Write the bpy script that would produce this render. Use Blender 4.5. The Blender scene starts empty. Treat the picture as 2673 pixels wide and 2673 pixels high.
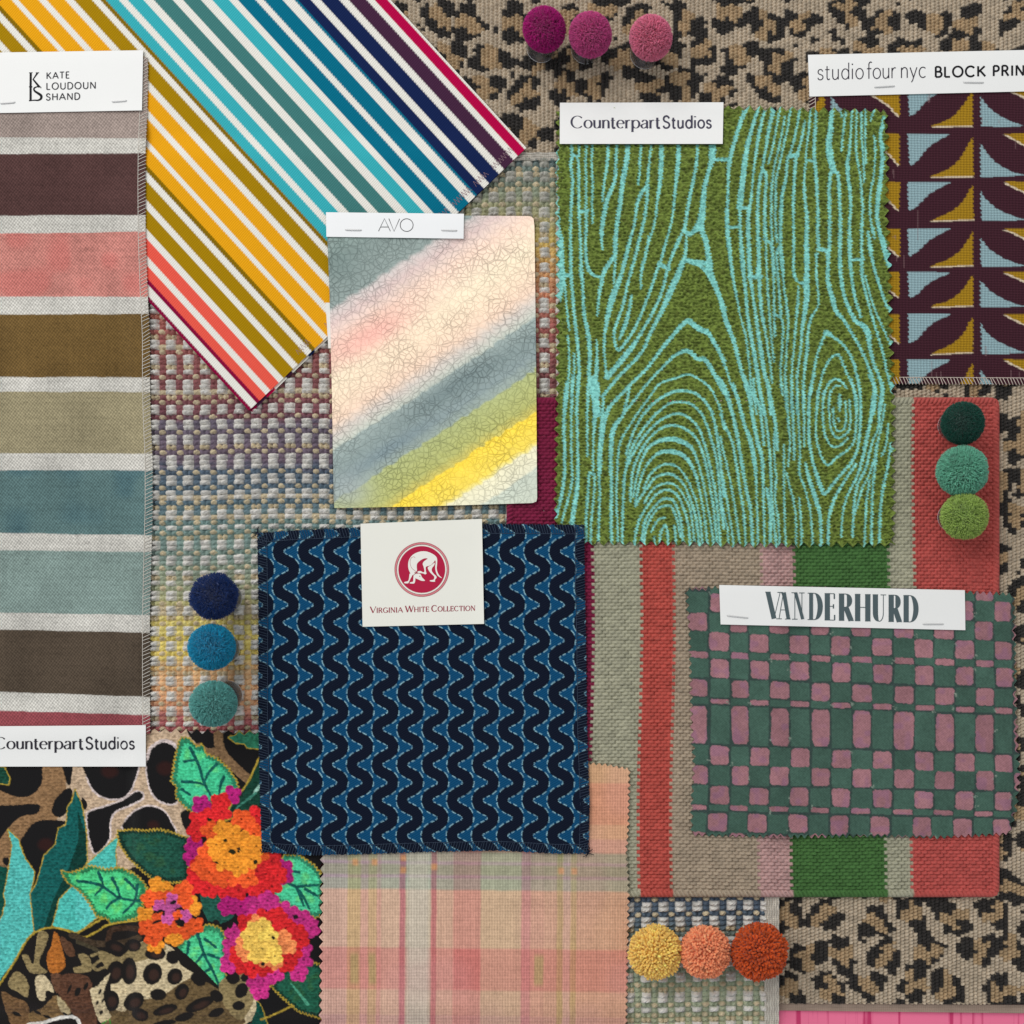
import bpy, math
import numpy as np
from mathutils.geometry import tessellate_polygon
from mathutils import Vector

# ------------------------------------------------------------------ camera, world, lamp, exposure
S = 0.5 / 2673.0            # metres per unit of the plan (the flat lay is about half a metre wide)
CX, CY, HC = 1610.0, 1625.0, 3200.0   # plan position and height of the lens
def world(px, py, z):
    """plan position of something seen from above at (px, py), standing z above the table"""
    k = 1.0 - z / HC
    X = CX + (px - CX) * k
    Y = CY + (py - CY) * k
    return (X - 1336.5) * S, (1336.5 - Y) * S, z * S

scn = bpy.context.scene
cam_d = bpy.data.cameras.new("camera"); cam = bpy.data.objects.new("camera", cam_d)
scn.collection.objects.link(cam); scn.camera = cam
cam.location = ((CX - 1336.5) * S, (1336.5 - CY) * S, HC * S)
cam_d.sensor_fit = 'HORIZONTAL'
cam_d.angle = 2 * math.atan(0.5 * 2673.0 / HC)
cam_d.shift_x = -(CX - 1336.5) / 2673.0
cam_d.shift_y = (CY - 1336.5) / 2673.0
cam_d.clip_start = 0.01; cam_d.clip_end = 50

wd = bpy.data.worlds.new("World"); scn.world = wd; wd.use_nodes = True
wd.node_tree.nodes["Background"].inputs[0].default_value = (0.94, 0.97, 1.0, 1)
wd.node_tree.nodes["Background"].inputs[1].default_value = 0.52
ld = bpy.data.lights.new("window_light", 'AREA'); ld.shape = 'RECTANGLE'; ld.size = 1.3; ld.size_y = 1.0
ld.energy = 14.0; ld.color = (1.0, 0.975, 0.94)
lo = bpy.data.objects.new("window_light", ld); scn.collection.objects.link(lo)
lo.location = (-0.55, 0.75, 1.25)
lo.rotation_euler = (Vector((0, 0, 0)) - lo.location).to_track_quat('-Z', 'Y').to_euler()
scn.view_settings.view_transform = 'Standard'; scn.view_settings.look = 'None'
scn.view_settings.exposure = 0.0; scn.view_settings.gamma = 1.0
scn.view_settings.use_curve_mapping = False
scn.cycles.max_bounces = 8; scn.cycles.transparent_max_bounces = 24

# ------------------------------------------------------------------ small maths
rng = np.random.default_rng(7)
def lin(c):
    c = np.asarray(c, float) / 255.0
    return np.where(c <= 0.04045, c / 12.92, ((c + 0.055) / 1.055) ** 2.4)
_lat = {}
def vnoise(X, Y, sc, seed=0, sy=None):
    """smooth value noise, 0..1"""
    sy = sy or sc
    key = seed
    if key not in _lat: _lat[key] = np.random.default_rng(1000 + seed).random((256, 256))
    L = _lat[key]
    u = np.asarray(X) / sc + 77.3; v = np.asarray(Y) / sy + 31.7
    i = np.floor(u).astype(int); j = np.floor(v).astype(int)
    f = u - i; g = v - j
    f = f * f * (3 - 2 * f); g = g * g * (3 - 2 * g)
    a = L[j % 256, i % 256]; b = L[j % 256, (i + 1) % 256]
    c = L[(j + 1) % 256, i % 256]; d = L[(j + 1) % 256, (i + 1) % 256]
    return (a * (1 - f) + b * f) * (1 - g) + (c * (1 - f) + d * f) * g
def hash2(i, j, seed=0):
    key = seed
    if key not in _lat: _lat[key] = np.random.default_rng(1000 + seed).random((256, 256))
    return _lat[key][np.asarray(j, int) % 256, np.asarray(i, int) % 256]
def sstep(a, b, x):
    t = np.clip((x - a) / (b - a), 0, 1); return t * t * (3 - 2 * t)
def mixc(a, b, t):
    return a * (1 - t[..., None]) + b * t[..., None]
def ramp(x, stops):
    """piecewise-linear colour ramp of sRGB stops, in linear light"""
    xs = np.array([s[0] for s in stops], float); cs = np.array([lin(s[1]) for s in stops])
    return np.stack([np.interp(x, xs, cs[:, k]) for k in range(3)], -1)
def bands(x, edges, cols, soft=0.6):
    """hard bands: cols[k] between edges[k] and edges[k+1]"""
    out = np.broadcast_to(lin(cols[0]), x.shape + (3,)).copy()
    for e, c in zip(edges, cols[1:]):
        out = mixc(out, lin(c), np.clip((x - e) / (2 * soft) + 0.5, 0, 1))
    return out
def cr(pts, n=8, closed=False):
    """Catmull-Rom through points (any dimension)"""
    P = np.asarray(pts, float)
    if len(P) < 3 and not closed: return P
    out = []; N = len(P)
    for k in range(N if closed else N - 1):
        if closed: p0, p1, p2, p3 = P[k - 1], P[k], P[(k + 1) % N], P[(k + 2) % N]
        else: p0, p1, p2, p3 = P[max(k - 1, 0)], P[k], P[k + 1], P[min(k + 2, N - 1)]
        for t in np.linspace(0, 1, n, endpoint=False):
            out.append(0.5 * (2 * p1 + (p2 - p0) * t + (2 * p0 - 5 * p1 + 4 * p2 - p3) * t * t + (3 * p1 - p0 - 3 * p2 + p3) * t ** 3))
    if not closed: out.append(P[-1])
    return np.array(out)
def resample(P, n):
    P = np.asarray(P, float)
    d = np.concatenate([[0], np.cumsum(np.hypot(*np.diff(P, axis=0).T))])
    t = np.linspace(0, d[-1], n)
    return np.stack([np.interp(t, d, P[:, 0]), np.interp(t, d, P[:, 1])], -1)
def plen(P):
    return float(np.hypot(*np.diff(np.asarray(P, float), axis=0).T).sum())

# ------------------------------------------------------------------ pattern drawing board: what a loom or a printer lays down
class Board:
    def __init__(s, x0, y0, x1, y1, r, bg):
        s.x0, s.y0, s.r = x0, y0, r
        s.w = int((x1 - x0) / r) + 2; s.h = int((y1 - y0) / r) + 2
        s.a = np.broadcast_to(lin(bg), (s.h, s.w, 3)).copy()
        s.gx = x0 + np.arange(s.w) * r; s.gy = y0 + np.arange(s.h) * r
        s.tag = np.zeros((s.h, s.w))
    def win(s, xa, ya, xb, yb):
        i0 = max(0, int((xa - s.x0) / s.r) - 1); i1 = min(s.w, int((xb - s.x0) / s.r) + 3)
        j0 = max(0, int((ya - s.y0) / s.r) - 1); j1 = min(s.h, int((yb - s.y0) / s.r) + 3)
        if i1 <= i0 or j1 <= j0: return None
        return (slice(j0, j1), slice(i0, i1)), s.gx[None, i0:i1], s.gy[j0:j1, None]
    def put(s, w, m, col, tag=None):
        c = lin(col) if not callable(col) else col
        s.a[w] = s.a[w] * (1 - m[..., None]) + c * m[..., None]
        if tag is not None: s.tag[w] = s.tag[w] * (1 - m) + tag * m
    def poly(s, pts, col, smooth=0, tag=None):
        P = np.asarray(pts, float)
        if smooth: P = cr(P, smooth, True)
        W = s.win(P[:, 0].min(), P[:, 1].min(), P[:, 0].max(), P[:, 1].max())
        if W is None: return
        w, X, Y = W; m = np.zeros((Y.shape[0], X.shape[1]), bool)
        Q = np.roll(P, -1, 0)
        for (xa, ya), (xb, yb) in zip(P, Q):
            if ya == yb: continue
            c = ((ya > Y) != (yb > Y)) & (X < (xb - xa) * (Y - ya) / (yb - ya) + xa)
            m ^= c
        s.put(w, m.astype(float), col, tag)
    def stroke(s, pts, wd, col, smooth=6, tag=None):
        P = np.asarray(pts, float); n = len(P)
        ws = np.full(n, wd, float) if np.isscalar(wd) else np.interp(np.linspace(0, 1, n), np.linspace(0, 1, len(wd)), wd)
        Q = np.column_stack([P, ws])
        if smooth and n > 2: Q = cr(Q, smooth)
        for k in range(len(Q) - 1):
            xa, ya, wa = Q[k]; xb, yb, wb = Q[k + 1]; m = max(wa, wb) / 2 + s.r
            W = s.win(min(xa, xb) - m, min(ya, yb) - m, max(xa, xb) + m, max(ya, yb) + m)
            if W is None: continue
            w, X, Y = W
            dx, dy = xb - xa, yb - ya; L2 = dx * dx + dy * dy + 1e-9
            t = np.clip(((X - xa) * dx + (Y - ya) * dy) / L2, 0, 1)
            d = np.hypot(X - xa - t * dx, Y - ya - t * dy)
            s.put(w, np.clip((wa + (wb - wa) * t) / 2 - d + 0.5, 0, 1), col, tag)
    def blob(s, x, y, rx, ry=None, col=(0, 0, 0), rot=0, soft=1.0, tag=None):
        ry = ry or rx; R = max(rx, ry) + 2
        W = s.win(x - R, y - R, x + R, y + R)
        if W is None: return
        w, X, Y = W; c, q = math.cos(rot), math.sin(rot)
        u = ((X - x) * c + (Y - y) * q) / rx; v = (-(X - x) * q + (Y - y) * c) / ry
        s.put(w, np.clip((1 - np.hypot(u, v)) * min(rx, ry) / soft + 0.5, 0, 1), col, tag)
    def at(s, X, Y, what=None):
        A = s.a if what is None else s.tag
        u = np.clip((X - s.x0) / s.r, 0, s.w - 1.001); v = np.clip((Y - s.y0) / s.r, 0, s.h - 1.001)
        i = u.astype(int); j = v.astype(int); f = (u - i); g = (v - j)
        if what is None: f = f[..., None]; g = g[..., None]
        return (A[j, i] * (1 - f) + A[j, i + 1] * f) * (1 - g) + (A[j + 1, i] * (1 - f) + A[j + 1, i + 1] * f) * g

# ------------------------------------------------------------------ materials
def mat(name, rough=0.9, sheen=0.0, weave=(), combine='add', k=0.0, bump=0.0, fuzz=0.25, fuzz_sc=0.45,
        col=None, vary=0.10, vary_sc=0.012, leather=False, metal=0.0, spec=0.08):
    m = bpy.data.materials.new(name); m.use_nodes = True; nt = m.node_tree; N = nt.nodes; L = nt.links
    b = N["Principled BSDF"]; b.inputs["Roughness"].default_value = rough
    b.inputs["Metallic"].default_value = metal
    b.inputs["Specular IOR Level"].default_value = spec
    b.inputs["Sheen Weight"].default_value = sheen; b.inputs["Sheen Roughness"].default_value = 0.5
    def math_(op, a, c=None):
        n = N.new("ShaderNodeMath"); n.operation = op
        for q, v in enumerate((a, c)):
            if v is None: continue
            if isinstance(v, (int, float)): n.inputs[q].default_value = v
            else: L.new(v, n.inputs[q])
        return n.outputs[0]
    px = N.new("ShaderNodeAttribute"); px.attribute_name = "px"
    if col is None:
        ca = N.new("ShaderNodeAttribute"); ca.attribute_name = "Col"; cs = ca.outputs["Color"]
    else:
        r = N.new("ShaderNodeRGB"); r.outputs[0].default_value = (*lin(col), 1); cs = r.outputs[0]
    sep = N.new("ShaderNodeSeparateXYZ"); L.new(px.outputs["Vector"], sep.inputs[0])
    def noise(sc, det=2.0):
        n = N.new("ShaderNodeTexNoise"); n.inputs["Scale"].default_value = sc; n.inputs["Detail"].default_value = det
        L.new(px.outputs["Vector"], n.inputs["Vector"]); return n
    h = None
    wob = noise(0.05, 1.0).outputs["Fac"]
    for ang, pitch, amp in weave:
        u = math_('ADD', math_('MULTIPLY', sep.outputs[0], math.cos(ang) * 2 * math.pi / pitch),
                  math_('MULTIPLY', sep.outputs[1], math.sin(ang) * 2 * math.pi / pitch))
        u = math_('ADD', u, math_('MULTIPLY', wob, 3.0))
        sn = math_('ADD', math_('MULTIPLY', math_('SINE', u), 0.5 * amp), 0.5)
        h = sn if h is None else math_('MULTIPLY' if combine == 'mul' else 'ADD', h, sn)
    if weave and combine == 'add' and len(weave) > 1: h = math_('MULTIPLY', h, 1.0 / len(weave))
    fz = noise(fuzz_sc, 3.0).outputs["Fac"]
    if leather:
        warp = N.new("ShaderNodeVectorMath"); warp.operation = 'MULTIPLY_ADD'
        nz = noise(0.025, 1.0); L.new(nz.outputs["Color"], warp.inputs[0])
        warp.inputs[1].default_value = (22, 18, 0); L.new(px.outputs["Vector"], warp.inputs[2])
        hs = []
        for sc, wdt in ((1 / 14.0, 0.15), (1 / 33.0, 0.075)):
            vo = N.new("ShaderNodeTexVoronoi"); vo.feature = 'DISTANCE_TO_EDGE'; vo.voronoi_dimensions = '2D'
            vo.inputs["Scale"].default_value = sc; L.new(warp.outputs[0], vo.inputs["Vector"])
            mr = N.new("ShaderNodeMapRange"); mr.inputs[2].default_value = wdt; mr.interpolation_type = 'SMOOTHSTEP'
            mr.inputs[1].default_value = 0.0
            L.new(vo.outputs["Distance"], mr.inputs[0]); hs.append(mr.outputs[0])
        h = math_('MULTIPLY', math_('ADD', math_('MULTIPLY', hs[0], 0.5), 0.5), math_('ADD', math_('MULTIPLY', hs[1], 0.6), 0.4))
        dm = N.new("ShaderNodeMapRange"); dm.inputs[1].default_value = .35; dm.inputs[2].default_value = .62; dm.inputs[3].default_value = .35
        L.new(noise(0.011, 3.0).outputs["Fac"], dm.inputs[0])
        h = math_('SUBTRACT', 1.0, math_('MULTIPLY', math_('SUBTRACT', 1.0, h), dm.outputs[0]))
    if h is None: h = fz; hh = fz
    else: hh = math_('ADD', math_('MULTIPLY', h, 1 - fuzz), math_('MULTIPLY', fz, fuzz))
    # weave shading and yarn tone painted into colour by height, and large-scale unevenness
    big = noise(vary_sc, 4.0).outputs["Fac"]
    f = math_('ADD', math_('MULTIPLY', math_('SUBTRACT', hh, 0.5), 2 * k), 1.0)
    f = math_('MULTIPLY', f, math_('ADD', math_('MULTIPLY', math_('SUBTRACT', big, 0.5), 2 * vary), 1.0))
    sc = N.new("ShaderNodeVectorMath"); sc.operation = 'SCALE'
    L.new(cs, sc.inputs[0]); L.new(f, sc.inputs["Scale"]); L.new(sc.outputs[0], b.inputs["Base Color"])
    if bump:
        bp = N.new("ShaderNodeBump"); bp.inputs["Strength"].default_value = 1.0; bp.inputs["Distance"].default_value = bump * S
        L.new(hh, bp.inputs["Height"]); L.new(bp.outputs[0], b.inputs["Normal"])
    return m
def clear_plastic(name, cloud):
    m = bpy.data.materials.new(name); m.use_nodes = True; nt = m.node_tree; N = nt.nodes; L = nt.links
    N.remove(N["Principled BSDF"]); out = N["Material Output"]
    t = N.new("ShaderNodeBsdfTransparent"); t.inputs[0].default_value = (0.93, 0.93, 0.94, 1)
    g = N.new("ShaderNodeBsdfGlossy"); g.inputs["Roughness"].default_value = 0.08
    d = N.new("ShaderNodeBsdfDiffuse"); d.inputs[0].default_value = (0.85, 0.85, 0.87, 1)
    fr = N.new("ShaderNodeFresnel"); fr.inputs[0].default_value = 1.49
    mx = N.new("ShaderNodeMixShader"); L.new(fr.outputs[0], mx.inputs[0]); L.new(t.outputs[0], mx.inputs[1]); L.new(g.outputs[0], mx.inputs[2])
    m2 = N.new("ShaderNodeMixShader"); m2.inputs[0].default_value = cloud; L.new(mx.outputs[0], m2.inputs[1]); L.new(d.outputs[0], m2.inputs[2])
    L.new(m2.outputs[0], out.inputs[0]); return m
PI = math.pi
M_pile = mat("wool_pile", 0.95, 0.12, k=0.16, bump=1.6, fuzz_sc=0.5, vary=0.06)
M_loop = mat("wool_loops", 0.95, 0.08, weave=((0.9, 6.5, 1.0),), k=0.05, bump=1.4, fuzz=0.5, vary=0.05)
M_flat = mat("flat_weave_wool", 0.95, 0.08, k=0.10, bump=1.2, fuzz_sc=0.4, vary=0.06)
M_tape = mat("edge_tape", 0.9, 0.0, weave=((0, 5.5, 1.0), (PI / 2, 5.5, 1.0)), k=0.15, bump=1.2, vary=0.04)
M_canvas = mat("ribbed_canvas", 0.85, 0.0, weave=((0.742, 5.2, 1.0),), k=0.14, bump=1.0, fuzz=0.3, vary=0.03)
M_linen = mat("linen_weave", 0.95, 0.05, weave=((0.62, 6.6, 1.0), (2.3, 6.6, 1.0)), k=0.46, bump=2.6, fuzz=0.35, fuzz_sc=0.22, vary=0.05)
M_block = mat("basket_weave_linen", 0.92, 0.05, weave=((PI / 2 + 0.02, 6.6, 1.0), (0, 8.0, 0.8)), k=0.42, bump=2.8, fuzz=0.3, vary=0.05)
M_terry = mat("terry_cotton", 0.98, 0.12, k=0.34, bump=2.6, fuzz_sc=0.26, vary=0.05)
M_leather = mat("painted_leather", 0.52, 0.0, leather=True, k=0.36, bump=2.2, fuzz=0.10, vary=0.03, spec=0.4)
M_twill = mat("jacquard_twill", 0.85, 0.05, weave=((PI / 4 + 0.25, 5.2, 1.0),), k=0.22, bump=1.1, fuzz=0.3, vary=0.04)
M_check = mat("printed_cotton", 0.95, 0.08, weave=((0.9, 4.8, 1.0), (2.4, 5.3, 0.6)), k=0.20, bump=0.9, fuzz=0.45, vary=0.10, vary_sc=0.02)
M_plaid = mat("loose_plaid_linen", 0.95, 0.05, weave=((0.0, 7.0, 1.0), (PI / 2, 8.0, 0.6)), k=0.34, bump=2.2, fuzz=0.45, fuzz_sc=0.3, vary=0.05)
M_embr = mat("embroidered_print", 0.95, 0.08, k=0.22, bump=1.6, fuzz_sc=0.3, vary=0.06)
M_yarn = mat("wool_yarn", 0.95, 0.25, k=0.08, fuzz_sc=0.6, vary=0.05)
M_thread = mat("sewing_thread", 0.8, 0.0, k=0.1, vary=0.03)
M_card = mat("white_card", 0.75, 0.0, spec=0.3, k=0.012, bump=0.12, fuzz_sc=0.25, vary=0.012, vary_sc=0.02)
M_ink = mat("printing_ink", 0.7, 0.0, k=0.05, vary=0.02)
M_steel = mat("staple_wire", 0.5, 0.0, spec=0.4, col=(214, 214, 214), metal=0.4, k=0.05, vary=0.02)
M_clear = clear_plastic('clear_plastic', .03)
M_rim = clear_plastic('clear_plastic_rim', .5)
def table_mat():
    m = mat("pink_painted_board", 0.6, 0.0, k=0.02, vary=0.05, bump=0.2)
    return m
M_table = table_mat()

# ------------------------------------------------------------------ objects
COL = scn.collection
def tag(o, label, cat, group=None):
    o['label'] = label; o['category'] = cat
    if group: o['group'] = group
def thing(name, px, py, z, label, cat, group=None):
    o = bpy.data.objects.new(name, None); COL.objects.link(o); o.location = world(px, py, z)
    o.empty_display_size = 0.02; tag(o, label, cat, group); return o
def root_of(o):
    while o.parent: o = o.parent
    return o
def mesh_obj(name, V, F4, m, parent=None, col=None, px=None, smooth=True, F3=None):
    """V world coordinates; F4 quads, F3 triangles (index arrays); a root's location is taken off"""
    V = np.asarray(V, float)
    if parent is not None: V = V - np.array(root_of(parent).location)
    me = bpy.data.meshes.new(name)
    F4 = np.zeros((0, 4), int) if F4 is None else np.asarray(F4, int)
    F3 = np.zeros((0, 3), int) if F3 is None else np.asarray(F3, int)
    me.vertices.add(len(V)); me.vertices.foreach_set("co", V.astype(np.float32).ravel())
    nl = F4.size + F3.size; me.loops.add(nl)
    me.loops.foreach_set("vertex_index", np.concatenate([F4.ravel(), F3.ravel()]).astype(np.int32))
    nf = len(F4) + len(F3); me.polygons.add(nf)
    st = np.concatenate([np.arange(len(F4)) * 4, F4.size + np.arange(len(F3)) * 3]).astype(np.int32)
    me.polygons.foreach_set("loop_start", st)
    me.polygons.foreach_set("use_smooth", np.full(nf, smooth))
    if col is not None:
        c = np.asarray(col, float)
        if c.ndim == 1: c = np.broadcast_to(c, (len(V), 3))
        A = me.attributes.new("Col", 'FLOAT_COLOR', 'POINT')
        A.data.foreach_set("color", np.column_stack([c, np.ones(len(V))]).astype(np.float32).ravel())
    if px is not None:
        p = np.asarray(px, float)
        if p.shape[1] == 2: p = np.column_stack([p, np.zeros(len(p))])
        A = me.attributes.new("px", 'FLOAT_VECTOR', 'POINT'); A.data.foreach_set("vector", p.astype(np.float32).ravel())
    me.update(calc_edges=True); me.validate()
    me.materials.append(m)
    o = bpy.data.objects.new(name, me); COL.objects.link(o)
    if parent is not None: o.parent = parent
    return o

# the height of the pile so far, on a coarse plan grid: each cloth drapes over what lies below it
GR = 8.0; G0 = -320.0; GN = int((2673 + 640) / GR)
HM = np.zeros((GN, GN))
gxx, gyy = np.meshgrid(G0 + np.arange(GN) * GR, G0 + np.arange(GN) * GR)
def drape(dil=3, blur=3):
    D = HM.copy()
    for ax in (0, 1):
        E = D.copy()
        for q in range(1, dil + 1):
            E = np.maximum(E, np.maximum(np.roll(D, q, ax), np.roll(D, -q, ax)))
        D = E
    for _ in range(2):
        for ax in (0, 1):
            r = max(1, blur // 2 if blur > 1 else 1)
            D = sum(np.roll(D, q, ax) for q in range(-r, r + 1)) / (2 * r + 1)
    def at(X, Y):
        u = np.clip((np.asarray(X, float) - G0) / GR, 0, GN - 1.001); v = np.clip((np.asarray(Y, float) - G0) / GR, 0, GN - 1.001)
        i = u.astype(int); j = v.astype(int); f = u - i; g = v - j
        return (D[j, i] * (1 - f) + D[j, i + 1] * f) * (1 - g) + (D[j + 1, i] * (1 - f) + D[j + 1, i + 1] * f) * g
    return at
def stack(outline, base, top):
    P = np.asarray(outline, float); m = np.zeros(HM.shape, bool); Q = np.roll(P, -1, 0)
    for (xa, ya), (xb, yb) in zip(P, Q):
        if ya == yb: continue
        m ^= ((ya > gyy) != (yb > gyy)) & (gxx < (xb - xa) * (gyy - ya) / (yb - ya) + xa)
    HM[m] = np.maximum(HM[m], (base(gxx, gyy) + top)[m])

def tri(t):
    t = t - np.floor(t); return 1 - 4 * np.abs(t - 0.5)
def sheet(name, parent, m, top, right, bottom, left, step, colf, thick, base, hf=None, zig=None, keep=None, add=True, lift=0.0, hmax=0.0, stepv=None):
    """a piece of cloth: four border curves, filled as a fine grid that is dyed by colf and raised by hf, with cut edges down to its underside"""
    nu = max(2, int(max(plen(top), plen(bottom)) / step)); nv = max(2, int(max(plen(left), plen(right)) / (stepv or step)))
    T = resample(top, nu); B = resample(bottom, nu); Lf = resample(left, nv); R = resample(right, nv)
    a = np.linspace(0, 1, nu)[None, :, None]; b = np.linspace(0, 1, nv)[:, None, None]
    P = (1 - b) * T[None] + b * B[None] + (1 - a) * Lf[:, None] + a * R[:, None] \
        - ((1 - a) * (1 - b) * T[0] + a * (1 - b) * T[-1] + (1 - a) * b * B[0] + a * b * B[-1])
    Xp, Yp = P[..., 0].copy(), P[..., 1].copy()      # where the pattern sits
    for e, (per, amp) in (zig or {}).items():
        E = {'t': T, 'b': B, 'l': Lf, 'r': R}[e]
        d = np.gradient(E, axis=0); d /= np.hypot(d[:, 0], d[:, 1])[:, None] + 1e-9
        nrm = np.column_stack([d[:, 1], -d[:, 0]]) * (1 if e in 'tr' else -1)
        if e == 'r': nrm = np.column_stack([d[:, 1], -d[:, 0]])
        if e == 'l': nrm = np.column_stack([-d[:, 1], d[:, 0]])
        s = np.concatenate([[0], np.cumsum(np.hypot(*np.diff(E, axis=0).T))])
        jit = 0.75 + 0.5 * hash2(np.floor(s / per), 3 + ord(e), 5)
        o = nrm * (tri(s / per + 0.15 * np.sin(s / 170)) * amp * jit)[:, None]
        for q in range(5):
            w = 1 - q / 5.0
            if e == 't': P[q] += o * w
            if e == 'b': P[-1 - q] += o * w
            if e == 'l': P[:, q] += o * w
            if e == 'r': P[:, -1 - q] += o * w
    X, Y = P[..., 0], P[..., 1]
    zb = base(X, Y) + lift
    h = hf(Xp, Yp) if hf is not None else 0.0
    zt = zb + thick
    wx, wy, wz = world(X, Y, zt); wz = wz + h * S
    V = np.stack([wx, wy, wz], -1).reshape(-1, 3)
    C = colf(Xp, Yp).reshape(-1, 3); PX = np.stack([Xp, Yp], -1).reshape(-1, 2)
    idx = np.arange(nu * nv).reshape(nv, nu)
    F = np.stack([idx[:-1, :-1], idx[1:, :-1], idx[1:, 1:], idx[:-1, 1:]], -1)
    if keep is not None:
        k = keep(X, Y); kf = k[:-1, :-1] | k[1:, :-1] | k[1:, 1:] | k[:-1, 1:]
        F = F[kf]
    F = F.reshape(-1, 4)
    loop = np.concatenate([idx[0, :], idx[1:, -1], idx[-1, -2::-1], idx[-2:0:-1, 0]])
    # cut edge: its own vertices, from the face down to the underside
    zlo = world(X, Y, zb); lowv = np.stack(zlo, -1).reshape(-1, 3)[loop]
    n0 = len(V); n = len(loop)
    V2 = np.concatenate([V, V[loop], lowv]); C2 = np.concatenate([C, C[loop], C[loop]]); PX2 = np.concatenate([PX, PX[loop], PX[loop]])
    q = np.arange(n); q2 = (q + 1) % n
    SK = np.stack([n0 + q, n0 + q2, n0 + n + q2, n0 + n + q], -1)
    if keep is not None:
        kl = k.reshape(-1)[loop]; SK = SK[kl & kl[q2]]
    F = np.concatenate([F, SK])
    used = np.zeros(len(V2), bool); used[F.ravel()] = True
    remap = np.cumsum(used) - 1
    o = mesh_obj(name, V2[used], remap[F], m, parent, C2[used], PX2[used])
    if add: stack(P.reshape(nv, nu, 2).reshape(-1, 2)[loop], lambda x, y: base(x, y) + lift, thick + hmax)
    return o
def quad(TL, TR, BR, BL): return dict(top=[TL, TR], right=[TR, BR], bottom=[BL, BR], left=[TL, BL])

def tubes(name, parent, m, paths, rad, zf, col, sides=5, smooth=True):
    """threads and wires: paths are lists of (px, py[, dz]) laid at height zf + dz"""
    Vs, Fs, Cs, n0 = [], [], [], 0
    for pth in paths:
        P = np.asarray(pth, float)
        if P.shape[1] == 2: P = np.column_stack([P, np.zeros(len(P))])
        z = zf(P[:, 0], P[:, 1]) + P[:, 2]
        W = np.stack(world(P[:, 0], P[:, 1], z), -1)
        d = np.gradient(W, axis=0); d /= np.linalg.norm(d, axis=1)[:, None] + 1e-12
        up = np.where(np.abs(d[:, 2:3]) > 0.9, np.array([[0, 1.0, 0]]), np.array([[0, 0, 1.0]]))
        sx = np.cross(d, up); sx /= np.linalg.norm(sx, axis=1)[:, None] + 1e-12; sy = np.cross(sx, d)
        an = np.arange(sides) * 2 * PI / sides
        ring = W[:, None] + rad * S * (np.cos(an)[None, :, None] * sx[:, None] + np.sin(an)[None, :, None] * sy[:, None])
        n = len(P); Vs.append(ring.reshape(-1, 3))
        i = np.arange(n - 1)[:, None] * sides + np.arange(sides)[None]; j = np.arange(n - 1)[:, None] * sides + (np.arange(sides)[None] + 1) % sides
        Fs.append((np.stack([i, j, j + sides, i + sides], -1) + n0).reshape(-1, 4)); n0 += n * sides
    V = np.concatenate(Vs); F = np.concatenate(Fs)
    pxs = np.column_stack([V[:, 0] / S, V[:, 1] / S])
    return mesh_obj(name, V, F, m, parent, lin(col), pxs, smooth)
def overlock(path, wid, pitch, side, zf, seed=0):
    """serged edge: slanted stitches across the border plus one straight inner line; side +1: inward is to the right of the path"""
    P = resample(path, int(plen(path) / pitch)); d = np.gradient(P, axis=0); d /= np.hypot(d[:, 0], d[:, 1])[:, None]
    nrm = np.column_stack([-d[:, 1], d[:, 0]]) * side
    r = np.random.default_rng(seed); out = []
    wv = wid * (0.9 + 0.2 * r.random(len(P)))
    for k in range(len(P) - 1):
        a = P[k]; b = P[k] + nrm[k] * wv[k] + d[k] * pitch * (0.7 + 0.5 * r.random())
        mid = (a + b) / 2
        out.append([(a[0] - nrm[k][0] * 1.5, a[1] - nrm[k][1] * 1.5, -1.0), (a[0], a[1], 1.0), (mid[0], mid[1], 1.4), (b[0], b[1], 0.6)])
    for k in range(0, len(P) - 4, 3):
        seg = P[k:k + 4] + nrm[k:k + 4] * wid
        out.append([(x, y, 0.9 + 0.4 * math.sin(q * 2.1)) for q, (x, y) in enumerate(seg)])
    return out

# ------------------------------------------------------------------ lettering: pen-stroke alphabets
def arc(cx, cy, rx, ry, a0, a1, n=18):
    t = np.radians(np.linspace(a0, a1, n)); return [(cx + rx * math.cos(q), cy + ry * math.sin(q)) for q in t]
def sc_(pts): return [tuple(p) for p in cr(pts, 7)]
SS = [(.90, .80), (.72, .95), (.48, 1.0), (.20, .92), (.10, .74), (.24, .58), (.50, .51), (.80, .42), (.93, .25), (.80, .07), (.50, 0), (.22, .04), (.06, .20)]
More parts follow.
